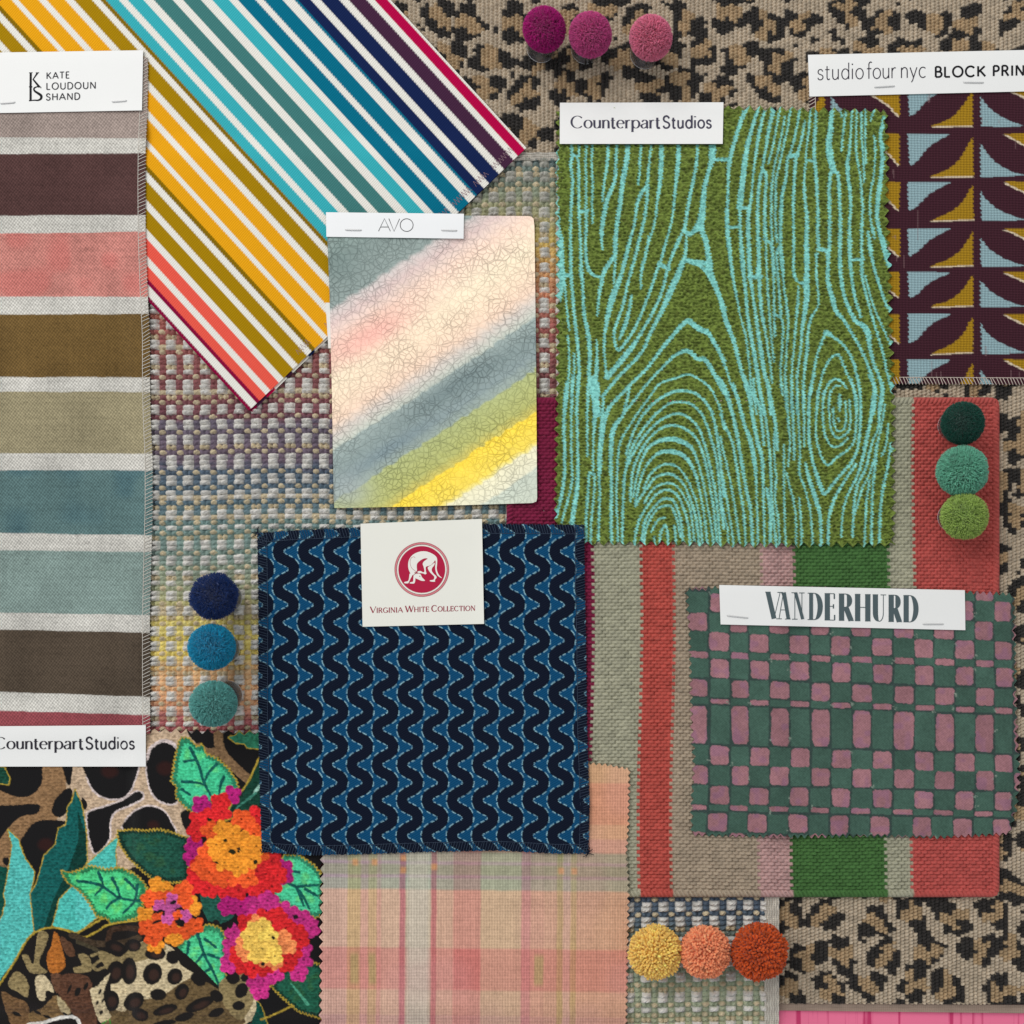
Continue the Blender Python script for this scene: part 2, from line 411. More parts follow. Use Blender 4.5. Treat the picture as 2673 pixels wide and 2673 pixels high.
# glyph: width, strokes [(points, kind)], serif spots (x, y, half width); kind: p = pen contrast, T thick, t thin
GL = {
 'A': (.92, [([(0, 0), (.46, 1)], 't'), ([(.46, 1), (.92, 0)], 'T'), ([(.17, .34), (.75, .34)], 't')], [(0, 0, .14), (.92, 0, .16)]),
 'B': (.66, [([(.08, 0), (.08, 1)], 'T'), ([(.08, 1), (.30, 1)] + arc(.32, .76, .24, .24, 90, -90) + [(.08, .52)], 'p'), ([(.08, .52), (.34, .52)] + arc(.36, .26, .28, .26, 90, -90) + [(.08, 0)], 'p')], [(.08, 0, .1), (.08, 1, .1)]),
 'C': (.92, [(arc(.50, .5, .46, .5, 42, 318, 30), 'p')], [(.86, .80, .0)]),
 'D': (.84, [([(.08, 0), (.08, 1)], 'T'), ([(.08, 1), (.32, 1)] + arc(.34, .5, .46, .5, 90, -90, 24) + [(.08, 0)], 'p')], [(.08, 0, .1), (.08, 1, .1)]),
 'E': (.60, [([(.08, 0), (.08, 1)], 'T'), ([(.08, 1), (.56, 1)], 't'), ([(.08, .52), (.50, .52)], 't'), ([(.08, 0), (.58, 0)], 't')], [(.08, 0, .1), (.08, 1, .1), ('v', .56, .90, .1), ('v', .58, .1, .1), ('v', .50, .52, .08)]),
 'G': (.94, [(arc(.50, .5, .46, .5, 42, 340, 30), 'p'), ([(.60, .42), (.93, .42)], 't'), ([(.90, .42), (.90, .06)], 'T')], []),
 'H': (.84, [([(.08, 0), (.08, 1)], 'T'), ([(.76, 0), (.76, 1)], 'T'), ([(.08, .51), (.76, .51)], 't')], [(.08, 0, .14), (.08, 1, .14), (.76, 0, .14), (.76, 1, .14)]),
 'I': (.20, [([(.1, 0), (.1, 1)], 'T')], [(.1, 0, .14), (.1, 1, .14)]),
 'K': (.76, [([(.08, 0), (.08, 1)], 'T'), ([(.70, 1), (.09, .42)], 't'), ([(.25, .58), (.76, 0)], 'T')], [(.08, 0, .14), (.08, 1, .14), (.74, 0, .12), (.68, 1, .12)]),
 'L': (.58, [([(.08, 0), (.08, 1)], 'T'), ([(.08, 0), (.56, 0)], 't')], [(.08, 1, .14), ('v', .56, .1, .1), (.08, 0, .1)]),
 'N': (.86, [([(.08, 0), (.08, 1)], 't'), ([(.08, 1), (.78, 0)], 'T'), ([(.78, 0), (.78, 1)], 't')], [(.08, 0, .14), (.02, 1, .10), (.78, 1, .14)]),
 'O': (1.0, [(arc(.5, .5, .46, .5, 90, 450, 40), 'p')], []),
 'P': (.62, [([(.08, 0), (.08, 1)], 'T'), ([(.08, 1), (.32, 1)] + arc(.34, .74, .26, .26, 90, -90) + [(.08, .48)], 'p')], [(.08, 0, .14), (.08, 1, .1)]),
 'R': (.72, [([(.08, 0), (.08, 1)], 'T'), ([(.08, 1), (.32, 1)] + arc(.34, .75, .26, .25, 90, -90) + [(.08, .5)], 'p'), ([(.36, .5), (.70, 0)], 'T')], [(.08, 0, .14), (.08, 1, .1), (.70, 0, .08)]),
 'S': (.66, [([(x * .64, y) for x, y in sc_(SS)], 'p')], []),
 'T': (.72, [([(.36, 0), (.36, 1)], 'T'), ([(.0, 1), (.72, 1)], 't')], [(.36, 0, .14), ('v', .02, .90, .1), ('v', .70, .90, .1)]),
 'U': (.82, [([(.08, 1), (.08, .32)] + arc(.41, .32, .33, .32, 180, 360), 'p'), ([(.74, .32), (.74, 1)], 't')], [(.08, 1, .14), (.74, 1, .12)]),
 'V': (.86, [([(0, 1), (.43, 0)], 'T'), ([(.43, 0), (.86, 1)], 't')], [(0, 1, .16), (.86, 1, .14)]),
 'W': (1.28, [([(0, 1), (.34, 0)], 'T'), ([(.34, 0), (.64, 1)], 't'), ([(.64, 1), (.94, 0)], 'T'), ([(.94, 0), (1.28, 1)], 't')], [(0, 1, .14), (.64, 1, .12), (1.28, 1, .12)]),
 'a': (.58, [(sc_([(.10, .52), (.22, .65), (.38, .65), (.48, .54), (.48, .40)]), 'p'), ([(.48, .46), (.48, .06), (.56, .0)], 'T'), (sc_([(.48, .40), (.28, .36), (.08, .26), (.06, .12), (.18, .0), (.34, .04), (.48, .16)]), 'p')], []),
 'c': (.54, [(arc(.32, .33, .27, .33, 48, 312, 24), 'p')], []),
 'd': (.64, [(arc(.32, .33, .27, .33, 0, 360, 28), 'p'), ([(.58, 0), (.58, 1.05)], 'T')], []),
 'e': (.60, [([(.06, .36), (.56, .36)], 't'), (arc(.32, .33, .26, .33, 6, 316, 26), 'p')], []),
 'f': (.36, [(sc_([(.38, 1.02), (.26, 1.06), (.16, .96), (.15, .80), (.15, .5)]) + [(.15, 0)], 'T'), ([(.0, .64), (.34, .64)], 't')], []),
 'i': (.18, [([(.09, 0), (.09, .66)], 'T'), ([(.09, .90), (.09, .98)], 'D')], [(.09, 0, .10), (.03, .64, .05)]),
 'n': (.60, [([(.09, 0), (.09, .66)], 'T'), (sc_([(.09, .48), (.20, .62), (.34, .66), (.47, .58), (.51, .44)]) , 'p'), ([(.51, .46), (.51, 0)], 'T')], [(.09, 0, .12), (.03, .64, .06), (.51, 0, .12)]),
 'o': (.66, [(arc(.33, .33, .28, .33, 90, 450, 30), 'p')], []),
 'p': (.66, [([(.09, -.30), (.09, .66)], 'T'), (arc(.35, .33, .27, .33, 180, 540, 28), 'p')], [(.09, -.30, .12), (.03, .64, .06)]),
 'r': (.40, [([(.09, 0), (.09, .66)], 'T'), (sc_([(.09, .44), (.18, .60), (.30, .66), (.38, .63)]), 'p')], [(.09, 0, .12), (.03, .64, .06)]),
 's': (.46, [([(x * .45, y * .66) for x, y in sc_(SS)], 'p')], []),
 't': (.36, [([(.14, .86), (.14, .14)] + sc_([(.14, .14), (.18, .03), (.26, .0), (.35, .05)])[1:], 'T'), ([(.0, .64), (.33, .64)], 't')], []),
 'u': (.60, [([(.08, .66), (.08, .22)] + sc_([(.08, .22), (.13, .06), (.26, .0), (.40, .05), (.51, .20)])[1:], 'p'), ([(.51, .66), (.51, 0)], 'T')], [(.02, .64, .06), (.46, .64, .05)]),
 'y': (.54, [([(.02, .66), (.27, .02)], 'T'), ([(.52, .66), (.20, -.18), (.12, -.28)], 't')], []),
}
def text_strokes(s, xa, xb, ya, yb, cap, T, t, serif=False, gap=.12, small=None, space=.38):
    """strokes in plan units: text s fitted from (xa, ya) to (xb, yb) on its baseline, capital height cap, pen widths T and t"""
    x = 0.0; items = []
    for q, ch in enumerate(s):
        if ch == ' ': x += space; continue
        sm = small if (small and q > 0 and s[q - 1] != ' ') else 1.0
        w, st, sf = GL[ch]; items.append((x, sm, st, sf)); x += w * sm + gap
    tot = x - gap; ux = (xb - xa) / tot; sl = (yb - ya) / (xb - xa); out = []
    def to(x0, sm, p): X = xa + (x0 + p[0] * sm) * ux; return (X, ya + (X - xa) * sl - p[1] * sm * cap)
    for x0, sm, st, sf in items:
        for pts, kind in st:
            P = np.array([to(x0, sm, p) for p in pts])
            d = np.gradient(P, axis=0); an = np.arctan2(np.abs(d[:, 1]), np.abs(d[:, 0]) + 1e-9)
            if kind == 'p': w = t + (T - t) * np.sin(an) ** 1.6
            elif kind == 'D': w = np.full(len(P), max(T, t) * 1.25)
            else: w = np.full(len(P), {'T': T, 't': t}[kind])
            out.append((P, w * (sm if sm < 1 else 1)))
        if serif:
            for f in sf:
                if f[0] == 'v':
                    P = np.array([to(x0, sm, (f[1], f[2] - f[3])), to(x0, sm, (f[1], f[2] + f[3]))])
                    out.append((P, np.full(2, (t + T) * .35)))
                elif f[2] > 0:
                    c = np.array(to(x0, sm, f[:2])); hw = f[2] * cap * sm * serif
                    out.append((np.array([c + (-hw, 0), c + (hw, 0)]), np.full(2, t)))
    return out
def ribbons(name, parent, strokes, zf, col, lift=0.5, m=None):
    Vs, Fs, n0 = [], [], 0
    for k, (P, w) in enumerate(strokes):
        P = np.asarray(P, float); d = np.gradient(P, axis=0); d /= np.hypot(d[:, 0], d[:, 1])[:, None] + 1e-9
        P = P.copy(); nrm = np.column_stack([-d[:, 1], d[:, 0]]) * (np.asarray(w) / 2)[:, None]
        z = zf(P[:, 0], P[:, 1]) + lift + 0.012 * (k % 40)
        A = np.stack(world(P[:, 0] + nrm[:, 0], P[:, 1] + nrm[:, 1], z), -1); B = np.stack(world(P[:, 0] - nrm[:, 0], P[:, 1] - nrm[:, 1], z), -1)
        n = len(P); Vs += [A, B]; i = np.arange(n - 1)
        Fs.append(np.stack([i, i + 1, n + i + 1, n + i], -1) + n0); n0 += 2 * n
    V = np.concatenate(Vs); return mesh_obj(name, V, np.concatenate(Fs), m or M_ink, parent, lin(col), np.column_stack([V[:, 0] / S, V[:, 1] / S]), False)
def shapes(name, parent, polys, zf, col, lift=0.5, m=None):
    Vs, Fs, n0 = [], [], 0
    for k, P in enumerate(polys):
        P = np.asarray(P, float); z = zf(P[:, 0], P[:, 1]) + lift + 0.02 * k
        Vs.append(np.stack(world(P[:, 0], P[:, 1], z), -1))
        t = tessellate_polygon([[Vector((p[0], -p[1], 0)) for p in P]])
        Fs.append(np.array([list(q) for q in t]) + n0); n0 += len(P)
    V = np.concatenate(Vs); F = np.concatenate(Fs)
    e1 = V[F[:, 1]] - V[F[:, 0]]; e2 = V[F[:, 2]] - V[F[:, 0]]; flip = np.cross(e1, e2)[:, 2] < 0
    F[flip] = F[flip][:, ::-1]
    return mesh_obj(name, V, None, m or M_ink, parent, lin(col), np.column_stack([V[:, 0] / S, V[:, 1] / S]), False, F3=F)
def staple(parent, zf, a, b, col=(190, 190, 190)):
    a = np.array(a, float); b = np.array(b, float); u = (b - a) / np.hypot(*(b - a))
    pth = [(*(a + u * .5), -.6), (*a, .5), (*(a + u * 1.6), 1.5), (*(a + u * 4), 1.9), (*((a + b) / 2), 2.1), (*(b - u * 4), 1.9), (*(b - u * 1.6), 1.5), (*b, .5), (*(b - u * .5), -.6)]
    return tubes("staple", parent, M_steel, [pth], 1.75, zf, col, 6)
CARD_T = 3.0
def card(parent, TL, TR, BR, BL, col=(243, 243, 241), fold=False):
    bs = drape(3, 4)
    c = lin(col)
    o = sheet("header_card", parent, M_card, **quad(TL, TR, BR, BL), step=9, colf=lambda X, Y: np.broadcast_to(c, X.shape + (3,)).copy(), thick=CARD_T, base=bs, lift=0.6)
    return o, (lambda x, y: bs(x, y) + CARD_T + 0.6)

# ================================================================== tabletop
def build_table():
    n = 420; xs = np.linspace(-1500, 4200, n); ys = np.linspace(-1500, 4200, 60)
    X, Y = np.meshgrid(xs, ys); X = X.ravel(); Y = Y.ravel()
    V = np.column_stack([(X - 1336.5) * S, (1336.5 - Y) * S, np.zeros(len(X))])
    i = np.arange(59)[:, None] * n + np.arange(n - 1)[None]
    F = np.stack([i, i + n, i + n + 1, i + 1], -1).reshape(-1, 4)
    o = mesh_obj("tabletop", V, F, M_table, None, lin((236, 108, 150)), np.column_stack([X, Y]))
    o['kind'] = 'structure'
    nt = M_table.node_tree; N = nt.nodes; L = nt.links; b = N["Principled BSDF"]
    at = N.new("ShaderNodeAttribute"); at.attribute_name = "px"
    mp = N.new("ShaderNodeMapping"); mp.inputs["Scale"].default_value = (0.055, 0.0016, 1); mp.inputs["Rotation"].default_value = (0, 0, 0.04)
    L.new(at.outputs["Vector"], mp.inputs["Vector"])
    nz = N.new("ShaderNodeTexNoise"); nz.inputs["Scale"].default_value = 1.0; nz.inputs["Detail"].default_value = 3
    L.new(mp.outputs[0], nz.inputs["Vector"])
    r = N.new("ShaderNodeValToRGB"); r.color_ramp.elements[0].position = 0.36; r.color_ramp.elements[0].color = (*lin((205, 66, 112)), 1)
    r.color_ramp.elements[1].position = 0.46; r.color_ramp.elements[1].color = (*lin((247, 124, 160)), 1)
    L.new(nz.outputs["Fac"], r.inputs[0]); L.new(r.outputs[0], b.inputs["Base Color"])
build_table()

# ================================================================== leopard rug
def leo_cols(X, Y):
    i = np.floor(X / 11.2); j = np.floor(Y / 9.0 + 0.35 * (i % 2))
    sx = (i + .5) * 11.2; sy = (j + .5 - 0.35 * (i % 2)) * 9.0
    best = np.full(X.shape, 9.0); th = np.zeros(X.shape); sd = np.zeros(X.shape)
    gx = np.floor(sx / 108); gy = np.floor(sy / 94)
    for a in (-1, 0, 1):
        for b in (-1, 0, 1):
            ci = gx + a; cj = gy + b
            ox = (ci + .5 + (cj % 2) * .5 + .42 * (hash2(ci, cj, 21) - .5)) * 108; oy = (cj + .5 + .42 * (hash2(ci, cj, 22) - .5)) * 94
            ro = hash2(ci, cj, 23) * PI; c, q = np.cos(ro), np.sin(ro)
            dx, dy = sx - ox, sy - oy; u = (dx * c + dy * q) / (45 + 9 * hash2(ci, cj, 24)); v = (-dx * q + dy * c) / (35 + 8 * hash2(ci, cj, 25))
            r = np.hypot(u, v); m = r < best
            best = np.where(m, r, best); th = np.where(m, np.arctan2(v, u), th); sd = np.where(m, hash2(ci, cj, 26), sd)
    ph = sd * 40
    best = best + .12 * (hash2(i, j, 34) - .5)
    w = 0.19 + 0.22 * np.sin(2 * th + ph) + 0.16 * np.sin(3 * th + 2.3 * ph) + 0.10 * np.sin(5 * th + 1.7 * ph)
    rc = 0.80 + .14 * np.sin(3 * th + ph * 1.9)
    black = np.abs(best - rc) < w
    black |= (best > 1.32) & (vnoise(sx, sy, 24, 30) > .86)
    inner = (best < rc) & ~black
    tan = lin((194, 178, 156)); brn = lin((180, 154, 120)); blk = lin((56, 53, 51))
    out = np.where(black[..., None], blk, np.where(inner[..., None], brn, tan))
    return out * (0.84 + 0.32 * hash2(i, j, 31))[..., None]
def leo_h(X, Y):
    i = np.floor(X / 11.2); du = (X / 11.2 - i - .5) * 2
    vv = Y / 9.0 + 0.35 * (i % 2) + 0.16 * du; j = np.floor(vv); dv = (vv - j - .5) * 2
    du = du + .22 * dv; dome = np.clip(1 - np.abs(du / .98) ** 2.2, 0, 1) ** .7 * np.clip(1 - np.abs(dv) ** 2.4, 0, 1) ** .55
    return 12.0 * dome - 8.0 + 3.0 * (hash2(i, j, 33) - .5)
leo = thing("leopard_rug", 2300, 2640, 0, "beige and black leopard spotted looped pile rug lying under every other sample", "rug")
zero = lambda X, Y: np.zeros(np.shape(X))
def leo_keep(X, Y):
    return ((X > 940) & (Y < 460)) | ((X > 2540) & (Y < 2700)) | ((X > 1980) & (Y > 2290)) | ((X > 2270) & (Y > 930) & (Y < 1110)) | ((X > 2060) & (Y < 330))
sheet("pile", leo, M_pile, top=[(-60, -70), (2740, -70)], right=[(2740, -70), (2740, 2622)], bottom=[(-60, 2612), (2740, 2624)], left=[(-60, -70), (-60, 2612)],
      step=2.05, colf=leo_cols, thick=20, base=zero, hf=leo_h, keep=leo_keep, hmax=3)
sheet("edge_tape", leo, M_tape, top=[(1960, 2618), (2740, 2623)], right=[(2740, 2623), (2740, 2645)], bottom=[(1960, 2637), (2740, 2645)], left=[(1960, 2618), (1960, 2637)],
      step=4, colf=lambda X, Y: np.broadcast_to(lin((158, 138, 124)), X.shape + (3,)) * (0.86 + .25 * vnoise(X, Y, 30, 40, 4))[..., None], thick=10, base=zero, hf=lambda X, Y: 2 * np.sin((Y - 2617) / 3.5), hmax=0)

# ================================================================== nubby looped rug
LP = 44.4; LX0 = 443.8 - 13.5
SEQ = "WWTWDWWWTDWWDWWDWWTDWWWDWWDWWDTWWDWDTWWDWWDWTWDWWDWWTDWWDWWDWWDTWWDWWDWWTWDWWDWWDWTWDWWWDWWDTWWD"
RP = 13.15
YARN = [(380, (88, 105, 112)), (440, (112, 126, 122)), (500, (132, 140, 122)), (570, (160, 155, 118)), (630, (196, 174, 104)), (700, (192, 150, 105)), (780, (178, 120, 98)),
        (850, (156, 96, 92)), (960, (132, 84, 84)), (1085, (120, 78, 86)), (1105, (104, 96, 110)), (1200, (110, 95, 108)), (1226, (86, 100, 116)), (1310, (94, 114, 126)), (1370, (112, 136, 134)),
        (1460, (128, 146, 138)), (1540, (156, 160, 132)), (1620, (200, 188, 120)), (1710, (212, 194, 112)), (1745, (206, 172, 130)), (1840, (206, 160, 124)), (1875, (172, 104, 106)), (1960, (150, 90, 94)),
        (2100, (110, 92, 106)), (2230, (96, 92, 108)), (2350, (78, 90, 106)), (2408, (84, 98, 110)), (2450, (114, 126, 118)), (2560, (146, 158, 136)), (2640, (152, 158, 134)), (2740, (160, 160, 130))]
def loop_cell(X, Y):
    Yw = Y + 2.5 * np.sin(X / 95.0) + 2.0 * (vnoise(X, Y, 60, 50) - .5)
    Xw = X + 3 * (vnoise(X, Y, 70, 51, 30) - .5)
    k = np.floor((Yw - 921.5) / RP); dv = ((Yw - 921.5) / RP - k - .5) * 2
    ty = np.array([{'W': 0, 'T': 1, 'D': 2}[c] for c in SEQ])[(k.astype(int)) % len(SEQ)]
    Xw = Xw + 2.2 * (hash2(np.floor((Xw - LX0) / LP), k, 56) - .5); c = np.floor((Xw - LX0) / LP); u = (Xw - LX0) - c * LP
    wide = u < 26.5
    du = np.where(wide, (u / 26.5 - .5) * 2, ((u - 26.5) / (LP - 26.5) - .5) * 2)
    return k, dv, ty, c, wide, du
def loop_cols(X, Y):
    k, dv, ty, c, wide, du = loop_cell(X, Y)
    yc = ramp(Y + 22 * (hash2(c, k, 52) - .5), YARN) * 1.45
    wh = lin((226, 223, 217)) * np.ones(X.shape + (1,)); cr_ = lin((214, 198, 166))
    grey = np.clip((700 - Y) / 200, 0, 1)
    wh = mixc(wh, lin((190, 188, 178)), grey)
    sub = np.where(wide, np.floor((du + 1)), 5)
    j = (0.84 + .30 * hash2(c * 7 + sub, k, 53))[..., None]
    out = np.where((wide & (ty == 0))[..., None], wh, np.where((wide & (ty == 1))[..., None], cr_, np.where(((~wide) & (ty == 2) & (du ** 2 + dv ** 2 < .95))[..., None], cr_, yc)))
    tp = wide & (ty == 1) & ((np.abs(np.abs(du) - .5) * 2) ** 2 + dv ** 2 > 1.25); out = np.where(tp[..., None], yc * .9, out)
    creamn = (~wide) & (ty == 0) & (hash2(np.zeros_like(c), k, 54) > .86)
    out = np.where(creamn[..., None], cr_ * .95, out)
    return out * j
def loop_h(X, Y):
    k, dv, ty, c, wide, du = loop_cell(X, Y)
    dd = np.where(wide & (ty > 0), (np.abs(du) - .5) * 2, du)
    flat = np.where(wide & (ty == 0), 2.8, 2.0)
    hx = np.clip(1 - np.abs(dd / .97) ** flat, 0, 1) ** .6; hy = np.clip(1 - np.abs(dv + .18 * dd) ** 2.2, 0, 1) ** .6
    amp = np.where(wide & (ty == 0), 20.0, np.where(wide, 14.0, np.where(ty == 2, 17.0, 13.0)))
    tw = 3.2 * np.sin((X + 1.6 * Y) * 2 * PI / 9.5)
    return amp * hx * hy - 14 + tw * hx * hy + 3.0 * (hash2(c, k, 55) - .5)
loop = thing("nubby_rug", 1200, 2700, 20, "chunky looped rug of white tufts with bands fading from rose to slate and yellow", "rug")
b0 = drape(2, 2)
def loop_keep(X, Y):
    return ((X > 340) & (X < 720) & (Y > 740) & (Y < 1960)) | ((X > 560) & (X < 1420) & (Y > 960) & (Y < 1460)) | ((X > 1130) & (X < 1500) & (Y > 380) & (Y < 1100)) | ((X > 1590) & (Y > 2280)) | ((X > 620) & (X < 920) & (Y > 800) & (Y < 1000))
sheet("weave", loop, M_loop, top=[(370, 414), (2000, 414)], right=[(2000, 414), (1999, 2740)], bottom=[(370, 2740), (1999, 2740)], left=[(370, 414), (370, 2740)],
      step=2.05, colf=loop_cols, thick=18, base=b0, hf=loop_h, keep=loop_keep, hmax=4)
def tape_col(c):
    return lambda X, Y: np.broadcast_to(lin(c), X.shape + (3,)) * (0.85 + .3 * vnoise(X, Y, 9, 41))[..., None]
sheet("edge_tape", loop, M_tape, **quad((1200, 399), (1480, 398), (1480, 418), (1200, 419)), step=1.8, colf=tape_col((190, 184, 174)), thick=18, base=b0, hf=lambda X, Y: 3.2 * np.sin(Y * .9 + np.sin(X / 6)), hmax=0)
sheet("edge_tape", loop, M_tape, **quad((1996, 2280), (2034, 2280), (2033, 2740), (1995, 2740)), step=1.8, colf=tape_col((212, 206, 194)), thick=17, base=b0, hf=lambda X, Y: 3.4 * np.sin(X * .95 + .9 * np.sin(Y / 4)), hmax=0)

# ================================================================== striped flat-woven rug
KE = [1546, 1672, 1757, 1986, 2071, 2318, 2385]
KC = [(132, 38, 70), (172, 170, 148), (190, 88, 78), (172, 156, 136), (192, 156, 152), (76, 116, 64), (172, 170, 148), (190, 90, 84)]
def kil_cell(X, Y):
    Yw = Y + 2 * np.sin(X / 120) + 2.0 * (vnoise(X, Y, 45, 60) - .5)
    k = np.floor(Yw / 9.0); dv = (Yw / 9.0 - k - .5) * 2
    u = X / 17.0 + .5 * (k % 2); c = np.floor(u); du = (u - c - .5) * 2
    return k, dv, c, du
def kil_cols(X, Y):
    k, dv, c, du = kil_cell(X, Y)
    xs = X + ((k % 2) - .5) * 8 + 4 * np.sin(Y / 150) + 0.004 * (Y - 1500)
    return bands(xs, KE, KC, .8) * (0.88 + .24 * hash2(c, k, 61))[..., None]
def kil_h(X, Y):
    k, dv, c, du = kil_cell(X, Y)
    return 10.5 * np.clip(1 - np.abs(dv) ** 2.0, 0, 1) ** .6 * np.clip(1 - np.abs(du) ** 2.4, 0, 1) ** .6 * (0.8 + .4 * hash2(c, k, 62)) - 7
kil = thing("striped_rug", 1964, 2340, 40, "flat woven rug sample striped in sage, coral, taupe, pink and green with burgundy edge", "rug")
b1 = drape(4, 4)
def kil_keep(X, Y):
    return (X < 1500) & (Y < 1480) | (X < 1860) & (Y > 1380) | (Y > 2150) | (X > 2280) | (Y > 1380) & (Y < 1600)
sheet("flat_weave", kil, M_flat, **quad((1336, 1050), (2598, 1052), (2598, 2330), (1342, 2326)), step=2.05, colf=kil_cols, thick=10, base=b1, hf=kil_h, keep=kil_keep, hmax=2)
def rrect(x0, y0, x1, y1, r):
    out = []
    for cx, cy, a in ((x1 - r, y0 + r, -90), (x1 - r, y1 - r, 0), (x0 + r, y1 - r, 90), (x0 + r, y0 + r, 180)):
        out += [(cx + r * math.cos(math.radians(a + q)), cy + r * math.sin(math.radians(a + q))) for q in range(0, 91, 10)]
    return out + [out[0]]
ko = rrect(1322, 1037, 2609, 2342, 26); ki = rrect(1340, 1056, 2591, 2323, 10)
def whip(X, Y):
    d = np.minimum(np.minimum(X - 1322, 2609 - X), np.minimum(Y - 1037, 2342 - Y))
    hor = np.minimum(Y - 1037, 2342 - Y) < np.minimum(X - 1322, 2609 - X)
    s = np.where(hor, X + .5 * d, Y + .5 * d)
    t = np.clip(d / 18.0, 0, 1)
    return 7.0 * np.sqrt(np.clip(1 - (2 * t - 1) ** 2, 0, 1)) - 4 + 8.0 * (np.abs(np.sin(s * PI / 11)) ** .7 - .6)
sheet("whipped_edge", kil, M_flat, top=ko, right=[ko[-1], ki[-1]], bottom=ki, left=[ko[0], ki[0]], step=2.1, colf=lambda X, Y: bands(X, KE, KC, .8) * (0.9 + .2 * vnoise(X, Y, 9, 63))[..., None],
      thick=10, base=b1, hf=whip, add=False)
stack(ko, b1, 12)

# ================================================================== block-printed cloth
BR_ = [(225, 331), (348, 462), (475, 576), (596, 696), (711, 801), (819, 923), (939, 1045)]
def block_board():
    B = Board(2090, 180, 2760, 1020, 1.3, (66, 34, 44))
    bl = (144, 172, 178); ye = (164, 126, 30); cre = (214, 196, 170)
    r = np.random.default_rng(4)
    for ky, (t, b) in enumerate(BR_):
        j = lambda a=3: (r.random() - .5) * 2 * a
        for xl, xr, kind in ((1980, 2153, 'A'), (2170, 2348, 'B'), (2370, 2540, 'A'), (2560, 2736, 'B')):
            h = b - t; w = xr - xl
            U = lambda L: [(xl + w * x + j(1.5), t + h * y + j(1.5)) for x, y in L]
            if kind == 'A':
                blu = U([(0, 0), (.66, .01), (.58, .08), (.46, .17), (.34, .29), (.24, .44), (.17, .58), (.10, .68), (.02, .74)])
                yel = U([(1, .08), (1, .97), (.34, 1), (.44, .93), (.58, .85), (.70, .73), (.80, .58), (.88, .40), (.94, .22)])
            else:
                blu = U([(0, .24), (.05, .38), (.12, .52), (.22, .66), (.34, .78), (.50, .90), (.66, .97), (.40, 1), (0, 1)])
                yel = U([(.34, 0), (1, 0), (1, .74), (.94, .64), (.86, .50), (.76, .36), (.64, .24), (.48, .11)])
            if ky % 2 == 0 or kind == 'A': pass
            ly = [(x, y + 3.5) for x, y in yel] if kind == 'A' else [(x - 3, y + 3.5) for x, y in yel]
            B.poly(ly, cre); B.poly(yel, ye); B.poly(blu, bl)
    return B
BB = block_board()
blk = thing("block_print_swatch", 2400, 1003, 30, "dark plum block printed cloth with blue and mustard triangles beside the green woodgrain swatch", "fabric swatch")
b2 = drape(3, 3)
def blk_cols(X, Y):
    wx = 1.4 * np.sign(np.sin(Y * 2 * PI / 12)) ; c = BB.at(X + wx, Y)
    fade = (vnoise(X, Y, 3, 70, 60) > .93) & (vnoise(X, Y, 160, 71) > .45)
    return np.where(fade[..., None], mixc(c, lin((140, 110, 112)), np.full(X.shape, .45)), c)
sheet("cloth", blk, M_block, top=[(2113, 175), (2740, 165)], right=[(2740, 165), (2740, 1004)], bottom=[(2115, 1003), (2400, 1002), (2740, 1006)], left=[(2113, 175), (2115, 1003)],
      step=2.4, colf=blk_cols, thick=5, base=b2, hf=lambda X, Y: 1.2 * (vnoise(X, Y, 90, 72) - .5), hmax=1)
cl = blk.children[0]
for pp in (overlock([(2740, 1004), (2400, 1002), (2330, 1002)], 17, 8.5, 1, None, 3), overlock([(2113, 320), (2112, 230)], 16, 8.0, 1, None, 4)): tubes("overlock_stitching", cl, M_thread, pp, 1.05, lambda x, y: b2(x, y) + 5, (206, 192, 180))
cd, cz = card(blk, (2109, 143), (2740, 129), (2740, 237), (2113, 252))
ribbons("lettering", cd, text_strokes("studio", 2134, 2255, 208.5, 205.5, 41, 2.7, 2.4, gap=.13) + text_strokes("four", 2263, 2339, 205.5, 203.6, 41, 2.7, 2.4, gap=.07) + text_strokes("nyc", 2350, 2417, 203.5, 202, 41, 2.7, 2.4, gap=.1), cz, (52, 48, 60))
ribbons("lettering", cd, text_strokes("BLOCK", 2440.5, 2572, 201, 199, 26.5, 5.2, 4.8, gap=.22) + text_strokes("PRINTS", 2592, 2722, 198.5, 195.6, 26.5, 5.2, 4.8, gap=.26), cz, (30, 30, 34))
staple(cd, cz, (2283, 227.5), (2334.6, 224.6)); staple(cd, cz, (2515, 214.8), (2567, 215.6))

